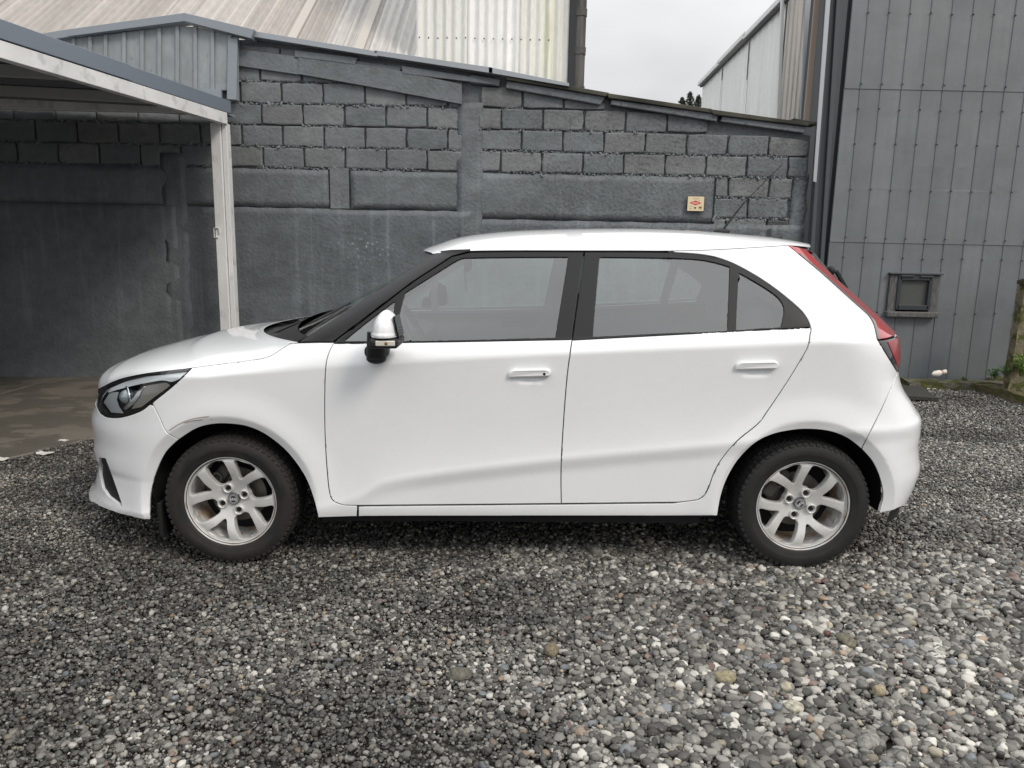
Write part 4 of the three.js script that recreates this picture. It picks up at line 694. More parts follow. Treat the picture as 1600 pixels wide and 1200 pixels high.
// tail lamps: long red lens over a dark lower lens
{
  const yT = hit(1228, 386)[1], ySplit = hit(1370, 532)[1], yBot = hit(1399, 580)[1], tEnd = 2.62;
  const upper = [...on(lampR), [tEnd, ySplit + 0.005], [tEnd + 0.04, ySplit + 0.1], [tEnd, (ySplit + yT) / 2 + 0.05], [tEnd - 0.05, yT - 0.012]], lower = [...on([[1371.5, 532.5], [1402.5, 582.5]]), [tEnd, yBot], [tEnd + 0.05, ySplit - 0.004], [tEnd, ySplit]];
  const edgeStrip = on([...lampR.slice(2), [1376, 530.5], ...lampR.slice(2, -2).reverse().map(([x, y]) => [x + 4.5, y + 2])]);
  for (const flip of [false, true]) { const f = flip ? mirror : (q) => q, g = new THREE.Group(); g.name = 'tail_lamp'; car.add(g);
    part(g, 'red_lens', f(skin(upper, [], { off: 0.002, gap: 0.001, h: 0.02 })), redLens); part(g, 'dark_lens', f(skin(lower, [], { off: 0.002, gap: 0.001, h: 0.02 })), phys({ color: 0x0a0608, roughness: 0.06, clearcoat: 1 }));
    part(g, 'brake_lens', f(skin([...on([[1385, 533.5], [1402.5, 575]]), [2.5, yBot + 0.03], [tEnd + 0.02, ySplit - 0.006]], [], { off: 0.0045, gap: 0.001, depth: 0.006, h: 0.02 })), darkRed);
    part(g, 'lens_edge', f(skin(edgeStrip, [], { off: 0.0045, gap: 0, depth: 0.005, h: 0.02 })), phys({ color: 0x5b4a4a, roughness: 0.25, clearcoat: 1 })); }
}
{ // rear bumper, tailgate, rear screen
  const yb = hit(1404, 584)[1], y0 = 0.19;
  part(car, 'rear_bumper', both(skin([...on([...seamR, ...inside(archR2), [1394, 798], [1408, 791.5]]), [2.75, y0], [3, y0], [3, yb + 0.01], [2.6, yb + 0.01]], [], { h: 0.028 })), paint);
  const ySplit = hit(1370, 532)[1], yT = hit(1228, 386)[1];
  part(car, 'tailgate', both(skin([[3, yb + 0.012], [2.6, yb + 0.012], [2.66, ySplit], [2.67, ySplit + 0.1], [3, ySplit + 0.1]], [])), paint);
  part(car, 'rear_screen', both(skin([[3, ySplit + 0.105], [2.67, ySplit + 0.105], [2.63, (ySplit + yT) / 2 + 0.05], [2.6, yT - 0.03], [3, yT - 0.01]], [], { off: -0.002, depth: 0.006 })), phys({ color: 0x0e1112, roughness: 0.03, clearcoat: 1 }));
  const wb = P(2.78, ySplit + 0.27, 0), wc = P(2.83, ySplit + 0.2, 0);
  const g1 = new THREE.SphereGeometry(0.022, 16, 10); g1.scale(0.9, 1.1, 1.2); g1.translate(wb.x + 0.005, wb.y, wb.z); part(car, 'wiper_motor', g1, plastic);
  part(car, 'rear_wiper', bar(wb.clone().add(new THREE.Vector3(0.03, 0, 0)), wc.clone().add(new THREE.Vector3(0.025, -0.02, 0)), 0.012, 0.02), plastic);
}
// roof: sections from the edge over to the centre line, the crown fitted to the photographed outline
function crowned(edge, up, sil, xcOf, k1, k2, p2z, iters = 6, n = 18, ycGuess, fitW = () => 1) {
  const S = pchip(sil.map(([x, y]) => [x, y]).sort((a, b) => a[0] - b[0]));
  const B = edge.map(([t, y, u]) => P(t, y, u ?? up)), T = edge.map(([t, y, u]) => P(Math.max(t, 0.02), y + 0.004, u ?? up).sub(P(Math.max(t, 0.02), y - 0.004, u ?? up)).normalize());
  const smooth = (a, n) => { for (let k = 0; k < n; k++) { const c = a.slice(); for (let i = 1; i < a.length - 1; i++) a[i] = (c[i - 1] + 2 * c[i] + c[i + 1]) / 4; } return a; };
  { const tz = smooth(T.map((q) => q.z), 12); T.forEach((q, i) => { q.z = tz[i]; }); const bz = smooth(B.map((q) => q.z), 2); B.forEach((q, i) => { if (i > 0 && i < B.length - 1) q.z = bz[i]; }); }
  const yc = B.map((b, i) => ycGuess(b, i));
  const sec = (i, v) => { const b = B[i], k = k1 * Math.min(1, b.z / 0.3), tz = Math.max(-0.9, Math.min(0, T[i].z)), ty = Math.sqrt(1 - tz * tz), xc = xcOf(b, i), p1 = [b.z + tz * k, b.y + ty * Math.min(k, Math.max(0.004, (yc[i] - b.y) * k2))], z2 = b.z * p2z, a = 1 - v, z = a * a * a * b.z + 3 * a * a * v * p1[0] + 3 * a * v * v * z2, y = a * a * a * b.y + 3 * a * a * v * p1[1] + 3 * a * v * v * yc[i] + v * v * v * yc[i]; return new THREE.Vector3(xc + (b.x - xc) * (b.z > 1e-4 ? (z / b.z) ** 2 : 0), y, z); };
  for (let it = 0; it < iters; it++) { const corr = B.map((b, i) => { let best = [0, 1e9]; for (let v = 0.3; v <= 1.0001; v += 0.05) for (const s of [1, -1]) { const q = sec(i, v); q.z *= s; const r = cproj(q); if (r[1] < best[1] && r[0] < sil[sil.length - 1][0] + 4) best = r; } if (best[1] > 1e8) return 0; return fitW(b, i) * clamp((best[1] - S(clamp(best[0], sil[0][0], sil[sil.length - 1][0]))) / 270, -0.05, 0.05); });
    const sm = corr.map((c, i) => (corr[Math.max(0, i - 1)] + 2 * c + corr[Math.min(corr.length - 1, i + 1)]) / 4); for (let i = 0; i < B.length; i++) yc[i] += sm[i]; smooth(yc, it === iters - 1 ? 14 : 3); }
  const pos = [], uv = [], I = [], m = 2 * n + 1;
  for (let i = 0; i < B.length; i++) for (let j = 0; j < m; j++) { const v = j <= n ? j / n : 2 - j / n, q = sec(i, v); if (j > n) q.z *= -1; pos.push(q.x, q.y, q.z); uv.push(q.x, q.z); }
  for (let i = 0; i < B.length - 1; i++) for (let j = 0; j < m - 1; j++) { const a = i * m + j; I.push(a, a + m, a + 1, a + 1, a + m, a + m + 1); }
  return { g: geo(pos, uv, I), sec, B, yc };
}
const SIL_ROOF = [[600, 420], [663, 389.5], [681, 379.7], [712, 372], [759, 364], [806, 360], [860, 358], [970, 356.6], [1081, 360], [1155, 365.5], [1210, 374], [1247, 380], [1268, 387]];
{
  const edge = roofEdge.map((q) => hit(...q, 0)); for (let i = 0; i < roofEdge.length; i++) if (roofEdge[i][0] < 736) edge[i] = hit(...roofEdge[i], 1);
  const pt0 = edge.map(([t, y], i) => roofEdge[i][0] < 736 ? P(t, y, 1) : P(t, y, 0));
  // carry the edges as plain points, since the front ones lie on the windscreen surface
  const up = 0, e2 = edge.map(([t, y], i) => roofEdge[i][0] < 736 ? [t, y, 1] : [t, y, 0]);
  const yT = edge[edge.length - 1][1]; const last = e2[e2.length - 1][0]; for (let k = 1; k <= 6; k++) e2.push([last + (2.72 - last) * k / 6, yT - 0.012 * k / 6]);
  const tip = cat(664, 390, 0), x0 = pt0[0].x, x1 = P(2.72, yT, 0).x, xU = xf(yT + 0.05, 1), xE = xr(yT) - 0.005;
  const r = crowned(e2, 0, SIL_ROOF, (b) => { const u = clamp((b.x - x0) / (x1 - x0), 0, 1); return b.x + (1 - u) ** 3 * (tip.x - x0) + u ** 4 * (xE - x1); }, 0.085, 0.75, 0.62, 8, 18, (b) => lerp(tip.y, b.y + 0.12, sstep(0, 0.35, (b.x - x0) / (x1 - x0))), (b) => sstep(0, 0.22, (b.x - x0) / (x1 - x0)));
  part(car, 'roof', r.g, paint);
  const h = r.g.clone(); h.translate(0, -0.014, 0); const hp = h.attributes.position; for (let i = 0; i < hp.count; i++) hp.setZ(i, hp.getZ(i) * 0.955); part(car, 'headlining', h, trimGrey);
  // mast aerial
  const a0 = cat(1128, 361, 0), a1 = cat(1163, 316, 0), a2 = cat(1223, 256, 0);
  const bs = new THREE.SphereGeometry(0.03, 16, 10); bs.scale(1.5, 0.5, 0.8); bs.translate(a0.x, a0.y - 0.002, 0); const tube = (a, b, r0, r1) => { const L = a.distanceTo(b), g = new THREE.CylinderGeometry(r1, r0, L, 8); g.translate(0, L / 2, 0); g.applyQuaternion(new THREE.Quaternion().setFromUnitVectors(new THREE.Vector3(0, 1, 0), b.clone().sub(a).normalize())); g.translate(a.x, a.y, a.z); return g; };
  part(car, 'aerial', merge([bs, tube(a0, a1, 0.006, 0.0045), tube(a1, a2, 0.0025, 0.0018)]), plastic);
}
// bonnet
let bonnet;
{
  const e = [[466, 535.2], ...hoodLine.slice().reverse(), ...inside(lampTop)].map((q) => hit(...q)); const [lt, ly] = e[e.length - 1]; for (let k = 1; k <= 10; k++) e.push([lt * (1 - k / 10), lerp(ly, yNose + 0.01, 1 - (1 - k / 10) ** 2)]);
  const B0 = P(...e[0], 0), Bn = P(...e[e.length - 1], 0), cc = cat(411, 517, 0.15).x;
  bonnet = crowned(e, 0, SIL_HOOD.slice(2), (b) => { const u = clamp((b.x - Bn.x) / (B0.x - Bn.x), 0, 1); return Bn.x + (cc - Bn.x) * u; }, 0.07, 0.8, 0.7, 8, 18, (b, i) => b.y + 0.05 * b.z / 0.7);
  part(car, 'bonnet', bonnet.g, paint);
  const g = bonnet.g.clone(); g.translate(0, -0.02, 0); part(car, 'bonnet_frame', g, darkIn);
  // scuttle panel between bonnet and glass, wipers
  const P3 = [], I3 = [], n = 36, wy = hit(467, 534, 1)[1] - 0.012;
  for (let j = 0; j <= n; j++) { const v = j <= n / 2 ? j / (n / 2) : 2 - j / (n / 2), q = bonnet.sec(0, v), s = j > n / 2 ? -1 : 1, w = P(lerp(hit(467, 534, 1)[0], 0, v), wy + 0.015 * v, 1); for (let k = 0; k <= 4; k++) { const u = k / 4; P3.push(lerp(q.x - 0.01, w.x + 0.03, u), lerp(q.y - 0.022, w.y - 0.01, u) - 0.014 * Math.sin(u * 3.14) + 0.006 * Math.sin(j * 2.2) * Math.sin(u * 3.14), s * lerp(q.z, w.z, u)); } }
  for (let j = 0; j < n; j++) for (let k = 0; k < 4; k++) { const a = j * 5 + k; I3.push(a, a + 5, a + 1, a + 1, a + 5, a + 6); }
  part(car, 'scuttle_panel', geo(P3, null, I3), plastic);
  const arm = (px0, py0, z0, px1, py1, z1, lift) => { const a = cat(px0, py0, z0), b = cat(px1, py1, z1); return bar(a, b, 0.011, 0.011, 0.004); };
  part(car, 'wiper', merge([arm(456, 518.5, 0.16, 548, 473, 0.0)]), plastic);
  part(car, 'wiper', merge([arm(424, 522, 0.2, 476, 500, -0.1)]), plastic);
}
// inner body: dark shell behind the panels, floor, wheel housings
{
  const Q = [], I = [], nt = 90, ny = 30; const ok = (x, y) => Math.hypot(x, y - 0.29) > 0.4 && Math.hypot(x - AX, y - 0.29) > 0.4;
  for (let j = 0; j <= ny; j++) for (let i = 0; i <= nt; i++) { const t = lerp(0.35, 2.8, i / nt), x = P(t, 0.5, 0).x, y = lerp(0.2, Math.min(BELT(x), x < 0.4 ? BELT(x) - 0.05 : 9) - 0.03, j / ny), p = P(t, y, 0); Q.push(p.x, p.y, Math.max(0, p.z - 0.035)); }
  for (let j = 0; j < ny; j++) for (let i = 0; i < nt; i++) { const a = j * (nt + 1) + i, q = [a, a + 1, a + nt + 2, a + nt + 1]; if (q.every((k) => ok(Q[3 * k], Q[3 * k + 1]))) I.push(a, a + 1, a + nt + 2, a, a + nt + 2, a + nt + 1); }
  part(car, 'inner_shell', both(geo(Q, null, I)), darkIn);
  part(car, 'floor_pan', merge([box(1.72, 0.04, 1.16, 1.28, 0.27, 0), box(0.3, 0.04, 0.9, -0.42, 0.24, 0), box(0.3, 0.04, 0.9, 2.9, 0.3, 0), box(0.08, 0.1, 1.1, 0.46, 0.27, 0), box(0.06, 0.45, 1.3, 0.42, 0.45, 0)]), darkIn);
  for (const ax of [0, AX]) for (const s of [1, -1]) { const c = new THREE.CylinderGeometry(0.366, 0.366, 0.32, 40, 1, true, -Math.PI * 0.54, Math.PI * 1.08); c.rotateX(Math.PI / 2); c.rotateZ(0); const cap = new THREE.CircleGeometry(0.366, 40, -0.12, Math.PI + 0.24); cap.translate(0, 0, s * -0.16); c.rotateZ(Math.PI); const q = merge([c, cap]); q.translate(ax, 0.29, s * 0.615); part(car, 'wheel_housing', q, darkIn); }
  const mud = box(0.02, 0.16, 0.22, -0.32, 0.2, 0.72, 0.006); mud.rotateZ(0); part(car, 'mud_flap', both(mud), rubberBlack);
}
// cabin
{
  const seat = (x, z, w, top, rear) => {
    const g = new THREE.Group(); g.name = rear ? 'rear_seat' : 'front_seat'; car.add(g);
    const c = new RoundedBoxGeometry(0.5, 0.16, w, 4, 0.06); c.translate(x - 0.28, 0.45, z); part(g, 'cushion', c, seatM);
    const b = new RoundedBoxGeometry(0.14, top - 0.42, w * 0.96, 4, 0.06); b.translate(0, (top - 0.42) / 2, 0); b.rotateZ(-0.3); b.translate(x - 0.06, 0.45, z); part(g, 'backrest', b, seatM);
    for (const hz of rear ? [-0.36, 0.36] : [0]) { const h = new RoundedBoxGeometry(0.1, 0.17, 0.26, 4, 0.045); h.rotateZ(-0.15); h.translate(x + 0.3 * (top - 0.42) - 0.03, top + 0.09, z + hz); part(g, 'headrest', h, rear ? mat(0x77797b, 0.9) : seatM); }
  };
  seat(1.36, 0.37, 0.5, 1.02); seat(1.36, -0.37, 0.5, 1.02); seat(2.28, 0, 1.25, 0.95, true);
  const dash = new THREE.Shape(); [[0.3, 0.5], [0.3, 0.93], [0.42, 0.985], [0.62, 0.985], [0.75, 0.94], [0.76, 0.86], [0.68, 0.72], [0.66, 0.5]].forEach(([x, y], i) => i ? dash.lineTo(x, y) : dash.moveTo(x, y));
  const dg = new THREE.ExtrudeGeometry(dash, { depth: 1.3, bevelEnabled: true, bevelSize: 0.012, bevelThickness: 0.02, bevelSegments: 3 }); dg.translate(0, -0.03, -0.65); part(car, 'dashboard', dg, trimDark);
  const sw = new THREE.Group(); sw.name = 'steering_wheel'; const wc = cat(632, 528, 0.4); sw.position.set(wc.x + 0.06, wc.y - 0.02, 0.38); sw.rotation.z = 0.42; car.add(sw);
  const tor = new THREE.TorusGeometry(0.18, 0.017, 12, 40); tor.rotateY(Math.PI / 2); part(sw, 'rim', tor, mat(0x101113, 0.5)); const hub = new THREE.CylinderGeometry(0.06, 0.07, 0.05, 20); hub.rotateZ(Math.PI / 2); part(sw, 'hub', merge([hub, box(0.02, 0.04, 0.34), box(0.02, 0.17, 0.04, 0, -0.085)]), trimDark);
  const mi = new RoundedBoxGeometry(0.03, 0.06, 0.2, 3, 0.012); mi.translate(1.0, 1.3, 0); part(car, 'rear_view_mirror', mi, trimDark);
}
// door mirrors
{
  for (const flip of [false, true]) {
    const f = flip ? mirror : (q) => q, g = new THREE.Group(); g.name = 'door_mirror'; car.add(g);
    const c = cat(603.5, 524.5, 0.985);                           // base of the housing, bottom middle
    const shell = new THREE.SphereGeometry(1, 40, 40); const p = shell.attributes.position;
    for (let i = 0; i < p.count; i++) { const x = p.getX(i), y = p.getY(i), z = p.getZ(i), h = Math.hypot(x, z) || 1, ux = x / h, uz = z / h, v = (Math.asin(clamp(y, -1, 1)) / Math.PI + 0.5); // 0 bottom .. 1 top
      let R, Y; if (v < 0.12) { R = v / 0.12; Y = 0; } else if (v < 0.2) { const s = (v - 0.12) / 0.08; R = 1 + 0.03 * Math.sin(s * 3.14); Y = 0.017 * s; } else { const s = (v - 0.2) / 0.8; Y = 0.017 + 0.088 * Math.sin(s * Math.PI / 2); R = 0.965 * Math.pow(Math.max(0, 1 - Math.sin(s * Math.PI / 2) ** 2.1), 0.62); }
      const X = ux * R * (ux > 0 ? 0.055 : 0.058) + 0.05 * Y * (Y > 0.017 ? 1 : 0), Z = uz * R * 0.098; p.setXYZ(i, X, Y, Z); }
    { const q = mergeVertices((() => { const u = shell.clone(); u.deleteAttribute('normal'); u.deleteAttribute('uv'); return u; })(), 1e-5); const cr = toCreasedNormals(q, 0.6); cr.translate(c.x, c.y, 0.985); part(g, 'cap', f(merge([cr])), paint); }
    const lc = cat(604.5, 533, 0.985), band = new RoundedBoxGeometry(0.116, 0.04, 0.185, 4, 0.015); band.translate(lc.x, lc.y, 0.98); part(g, 'lower_shell', f(merge([band])), plastic);
    const ind = new RoundedBoxGeometry(0.078, 0.022, 0.012, 3, 0.005); ind.translate(lc.x + 0.008, lc.y + 0.002, 1.069); part(g, 'indicator', f(merge([ind])), phys({ color: 0xd2cec4, roughness: 0.12, clearcoat: 1 }));
    const bulb = new THREE.SphereGeometry(0.0065, 12, 8); bulb.scale(1, 1, 0.5); bulb.translate(lc.x + 0.012, lc.y + 0.002, 1.0752); part(g, 'bulb', f(merge([bulb])), mat(0x7a5c2c, 0.3));
    const gl = new RoundedBoxGeometry(0.008, 0.085, 0.13, 3, 0.003); gl.rotateZ(0.2); gl.translate(c.x + 0.05, c.y + 0.042, 0.985); part(g, 'mirror_glass', f(merge([gl])), mat(0x24272a, 0.05, { metalness: 0.8 })); 
    // stalk: from the door skin out to the housing, wider at its foot
    const sc = cat(590, 556, 0.86), st = new THREE.CylinderGeometry(0.036, 0.043, 0.11, 24, 6); { const q = st.attributes.position; for (let i = 0; i < q.count; i++) { const u = (q.getY(i) + 0.065) / 0.13; q.setXYZ(i, q.getX(i) * 1.0 + 0.012 * u, q.getY(i), q.getZ(i) * 0.8 + (u - 0.5) * 0.06); } st.computeVertexNormals(); }
    const foot = new THREE.SphereGeometry(0.042, 24, 14); foot.scale(1, 0.55, 0.8); foot.translate(0, -0.062, -0.026); const sg = merge([st, foot]); sg.translate(sc.x - 0.002, sc.y + 0.054, 0.905); part(g, 'stalk', f(sg), plastic);
    const sail = new RoundedBoxGeometry(0.1, 0.05, 0.09, 3, 0.02); sail.translate(sc.x - 0.002, sc.y + 0.02, 0.85); part(g, 'stalk_base', f(merge([sail])), plastic);
  }
}
// ---- wheels
{
  const emblem = (() => { const c = document.createElement('canvas'); c.width = c.height = 128; const x = c.getContext('2d'); x.fillStyle = '#8e9092'; x.fillRect(0, 0, 128, 128); x.fillStyle = '#17181a'; x.beginPath(); for (let i = 0; i < 8; i++) { const a = (i + 0.5) * Math.PI / 4; x.lineTo(64 + 54 * Math.cos(a), 64 + 54 * Math.sin(a)); } x.fill(); x.strokeStyle = '#b9bbbd'; x.lineWidth = 5; x.beginPath(); for (let i = 0; i <= 8; i++) { const a = (i + 0.5) * Math.PI / 4; x.lineTo(64 + 47 * Math.cos(a), 64 + 47 * Math.sin(a)); } x.stroke(); x.fillStyle = '#d2d4d6'; x.font = 'bold 52px sans-serif'; x.textAlign = 'center'; x.textBaseline = 'middle'; x.fillText('MG', 64, 67); const t = new THREE.CanvasTexture(c); t.colorSpace = THREE.SRGBColorSpace; return t; })();
  const tyreMap = (brown) => tex(512, 128, (u, v) => { const n = fbm(u * 26, v * 6, 3, 4), d = sstep(-0.02, 0.3, fbm(u * 9, v * 3, 7, 3) + 0.18); const k = 25 + 12 * n; return [k + brown * 22 * d, k + brown * 13 * d + 0.5, k + brown * 9 * d + 1]; });
  const tyreM = [mat(0xffffff, 0.72, { map: tyreMap(0.55) }), mat(0xffffff, 0.7, { map: tyreMap(0.1) })];
  // tyre: lathe about the axle, tread blocks and shoulder lugs
  const prof = [[0.196, -0.09], [0.21, -0.096], [0.235, -0.104], [0.258, -0.104], [0.276, -0.096], [0.287, -0.083], [0.290, -0.06], [0.290, 0.06], [0.287, 0.083], [0.281, 0.092], [0.272, 0.0985], [0.2705, 0.0985], [0.262, 0.102], [0.25, 0.1045], [0.2365, 0.104], [0.2355, 0.1025], [0.224, 0.100], [0.2145, 0.0965], [0.209, 0.0955], [0.206, 0.092], [0.203, 0.088], [0.196, 0.084]];
  const tyreG = (() => { const l = new THREE.LatheGeometry(prof.map(([r, z]) => new THREE.Vector2(r, z)), 96); l.rotateX(Math.PI / 2); const list = [l], r = rngOf(31);
    for (const s of [-1, 1]) for (let i = 0; i < 62; i++) { const a = i / 62 * 2 * Math.PI, g = new RoundedBoxGeometry(0.019, 0.022, 0.034, 1, 0.003); g.rotateZ(0.14 * s); g.translate(0, 0.2812, s * 0.0808); const p = g.attributes.position; for (let k = 0; k < p.count; k++) { const z = Math.abs(p.getZ(k)), y = p.getY(k); if (z > 0.085) p.setY(k, y - (z - 0.085) * 0.55); } g.rotateZ(a + 0.012 * (r() - 0.5)); list.push(g); }
    for (let row = -2; row <= 2; row++) for (let i = 0; i < 62; i++) { const g = new RoundedBoxGeometry(0.024, 0.014, 0.022, 1, 0.002); g.rotateY(0.35 * (row % 2 ? 1 : -1)); g.translate(0, 0.2872, row * 0.027); g.rotateZ((i + 0.5 * (row & 1)) / 62 * 2 * Math.PI); list.push(g); }
    return merge(list.map((g) => { g.computeVertexNormals(); return g; })); })();
  const spokeHalf = 0.0182, shift = (r) => 14 * Math.max(0, 0.172 - r) / 0.105;
  const rimG = (() => {
    const s = new THREE.Shape(); s.absarc(0, 0, 0.1985, 0, Math.PI * 2); const tess = new TessellateModifier(0.016, 7); const add = (c, fn, r0, r1, rnd) => { const pts = [], N = 16; const lim = (r) => fn(r) * D2R; for (let i = 0; i <= N; i++) { const r = lerp(r0, r1, i / N), e = Math.min(1, Math.min(r - r0, r1 - r) / rnd), k = Math.sqrt(1 - (1 - Math.max(0, e)) ** 2); pts.push([r, lim(r) * Math.max(k, 0.02)]); } const h = new THREE.Path(); pts.forEach(([r, a], i) => { const X = r * Math.cos(c + a), Y = r * Math.sin(c + a); i ? h.lineTo(X, Y) : h.moveTo(X, Y); }); pts.reverse().forEach(([r, a]) => h.lineTo(r * Math.cos(c - a), r * Math.sin(c - a))); h.closePath(); s.holes.push(h); };
    for (let k = 0; k < 4; k++) {
      add((22.5 + 90 * k) * D2R, (r) => 22.5 + shift(r) - Math.asin(spokeHalf * (0.84 + 3.4 * (r - 0.07)) / r) / D2R, 0.073, 0.193, 0.022);
      add((67.5 + 90 * k) * D2R, (r) => Math.max(0.6, 22.5 - shift(r) - Math.asin(spokeHalf * (0.84 + 3.4 * (r - 0.07)) / r) / D2R), 0.1, 0.193, 0.01);
    }
    let g = new THREE.ExtrudeGeometry(s, { depth: 0.022, bevelEnabled: true, bevelSize: 0.005, bevelOffset: -0.004, bevelThickness: 0.008, bevelSegments: 3, curveSegments: 64 });
    g = tess.modify(g); const p = g.attributes.position; for (let i = 0; i < p.count; i++) { const r = Math.hypot(p.getX(i), p.getY(i)); p.setZ(i, p.getZ(i) + 0.048 - 0.034 * sstep(0.17, 0.03, r) - 0.006 * sstep(0.175, 0.2, r)); } g.deleteAttribute('uv'); g.deleteAttribute('normal'); g = toCreasedNormals(mergeVertices(g, 1e-5), 0.5); return worldUV(g); })();
  const barrel = (() => { const l = new THREE.LatheGeometry([[0.2015, 0.078], [0.2055, 0.088], [0.2035, 0.091], [0.1995, 0.089], [0.1955, 0.07], [0.190, 0.03], [0.184, -0.02], [0.18, -0.085]].map(([r, z]) => new THREE.Vector2(r, z)), 80); l.rotateX(Math.PI / 2); return l; })();
  const at = (g, r, a, z) => { g.translate(r * Math.cos(a), r * Math.sin(a), z); return g; };
  const hole = Array.from({ length: 4 }, (_, k) => (22.5 + 90 * k) * D2R);
  const seats = hole.map((a) => { const l = new THREE.LatheGeometry([[0.0135, -0.01], [0.0145, 0.012], [0.0185, 0.019], [0.0225, 0.014], [0.024, -0.02]].map(([r, z]) => new THREE.Vector2(r, z)), 24); l.rotateX(Math.PI / 2); return at(l, 0.055, a, 0.042); });
  const nuts = hole.map((a) => { const c = new THREE.CylinderGeometry(0.0105, 0.0125, 0.02, 6); c.rotateX(Math.PI / 2); const d = new THREE.CylinderGeometry(0.0135, 0.0135, 0.008, 20); d.rotateX(Math.PI / 2); d.translate(0, 0, -0.009); return at(merge([c, d]), 0.055, a, 0.044); });
  const disc = (() => { const c = new THREE.CylinderGeometry(0.125, 0.125, 0.02, 48); c.rotateX(Math.PI / 2); c.translate(0, 0, -0.03); const h = new THREE.CylinderGeometry(0.075, 0.08, 0.05, 40); h.rotateX(Math.PI / 2); h.translate(0, 0, -0.01); return merge([c, h]); })();
  const caliper = (() => { const c = new RoundedBoxGeometry(0.06, 0.15, 0.06, 3, 0.018); c.translate(-0.115, 0, -0.025); c.rotateZ(-0.7); const d = new THREE.TorusGeometry(0.02, 0.007, 8, 20); d.translate(-0.085, 0.085, 0.01); return merge([c, d]); })();
  const back = new THREE.CircleGeometry(0.185, 40); back.translate(0, 0, -0.075);
  const cap = new THREE.CylinderGeometry(0.026, 0.029, 0.012, 32); cap.rotateX(Math.PI / 2); cap.translate(0, 0, 0.048); const face = new THREE.CircleGeometry(0.0225, 24); face.translate(0, 0, 0.0552);
  const rimM = mat(0xffffff, 0.3, { metalness: 0.32, map: repeated(tex(256, 256, (u, v) => { const k = 212 + 10 * fbm(u * 5, v * 5, 3, 3), d = sstep(0.25, 0.45, fbm(u * 12, v * 12, 6, 4)); return [k - 14 * d, k - 17 * d, k - 22 * d - 2]; }), 2.6) });
  const barrelM = mat(0xffffff, 0.4, { metalness: 0.15, map: tex(256, 64, (u, v) => { const k = 206 + 16 * fbm(u * 9, v * 3, 3, 3), d = sstep(0.0, 0.25, fbm(u * 14, v * 4, 16, 4)); return [k - 46 * d, k - 66 * d, k - 86 * d]; }) });
  const discM = mat(0x6e6a66, 0.45, { metalness: 0.7 }), capM = mat(0x77787a, 0.35, { metalness: 0.6 }), faceM = mat(0xffffff, 0.35, { map: emblem });
  for (const [x, s, turn, k] of [[0, 1, 0, 0], [AX, 1, Math.PI / 4 - 0.03, 1], [0, -1, 0.3, 0], [AX, -1, 0.8, 1]]) {
    const w = new THREE.Group(); w.name = 'wheel'; car.add(w); w.position.set(x, RW - 0.004, s * 0.742); if (s < 0) w.rotation.y = Math.PI;
    const add = (n, g, m, spin = true) => { const q = part(w, n, g, m); if (spin) q.rotation.z = turn; return q; };
    add('tyre', tyreG, tyreM[k]); add('rim', rimG, rimM); add('rim_barrel', barrel, barrelM); seats.forEach((g) => add('bolt_seat', g, rimM)); nuts.forEach((g) => add('wheel_nut', g, mat(0x141415, 0.45)));
    add('centre_cap', cap, capM); add('emblem', face, faceM); add('brake_disc', disc, discM, false); add('caliper', caliper, k ? mat(0x55534f, 0.7) : mat(0x4a4642, 0.6, { metalness: 0.3 }), false); add('backing_plate', back, darkIn, false);
  }
}

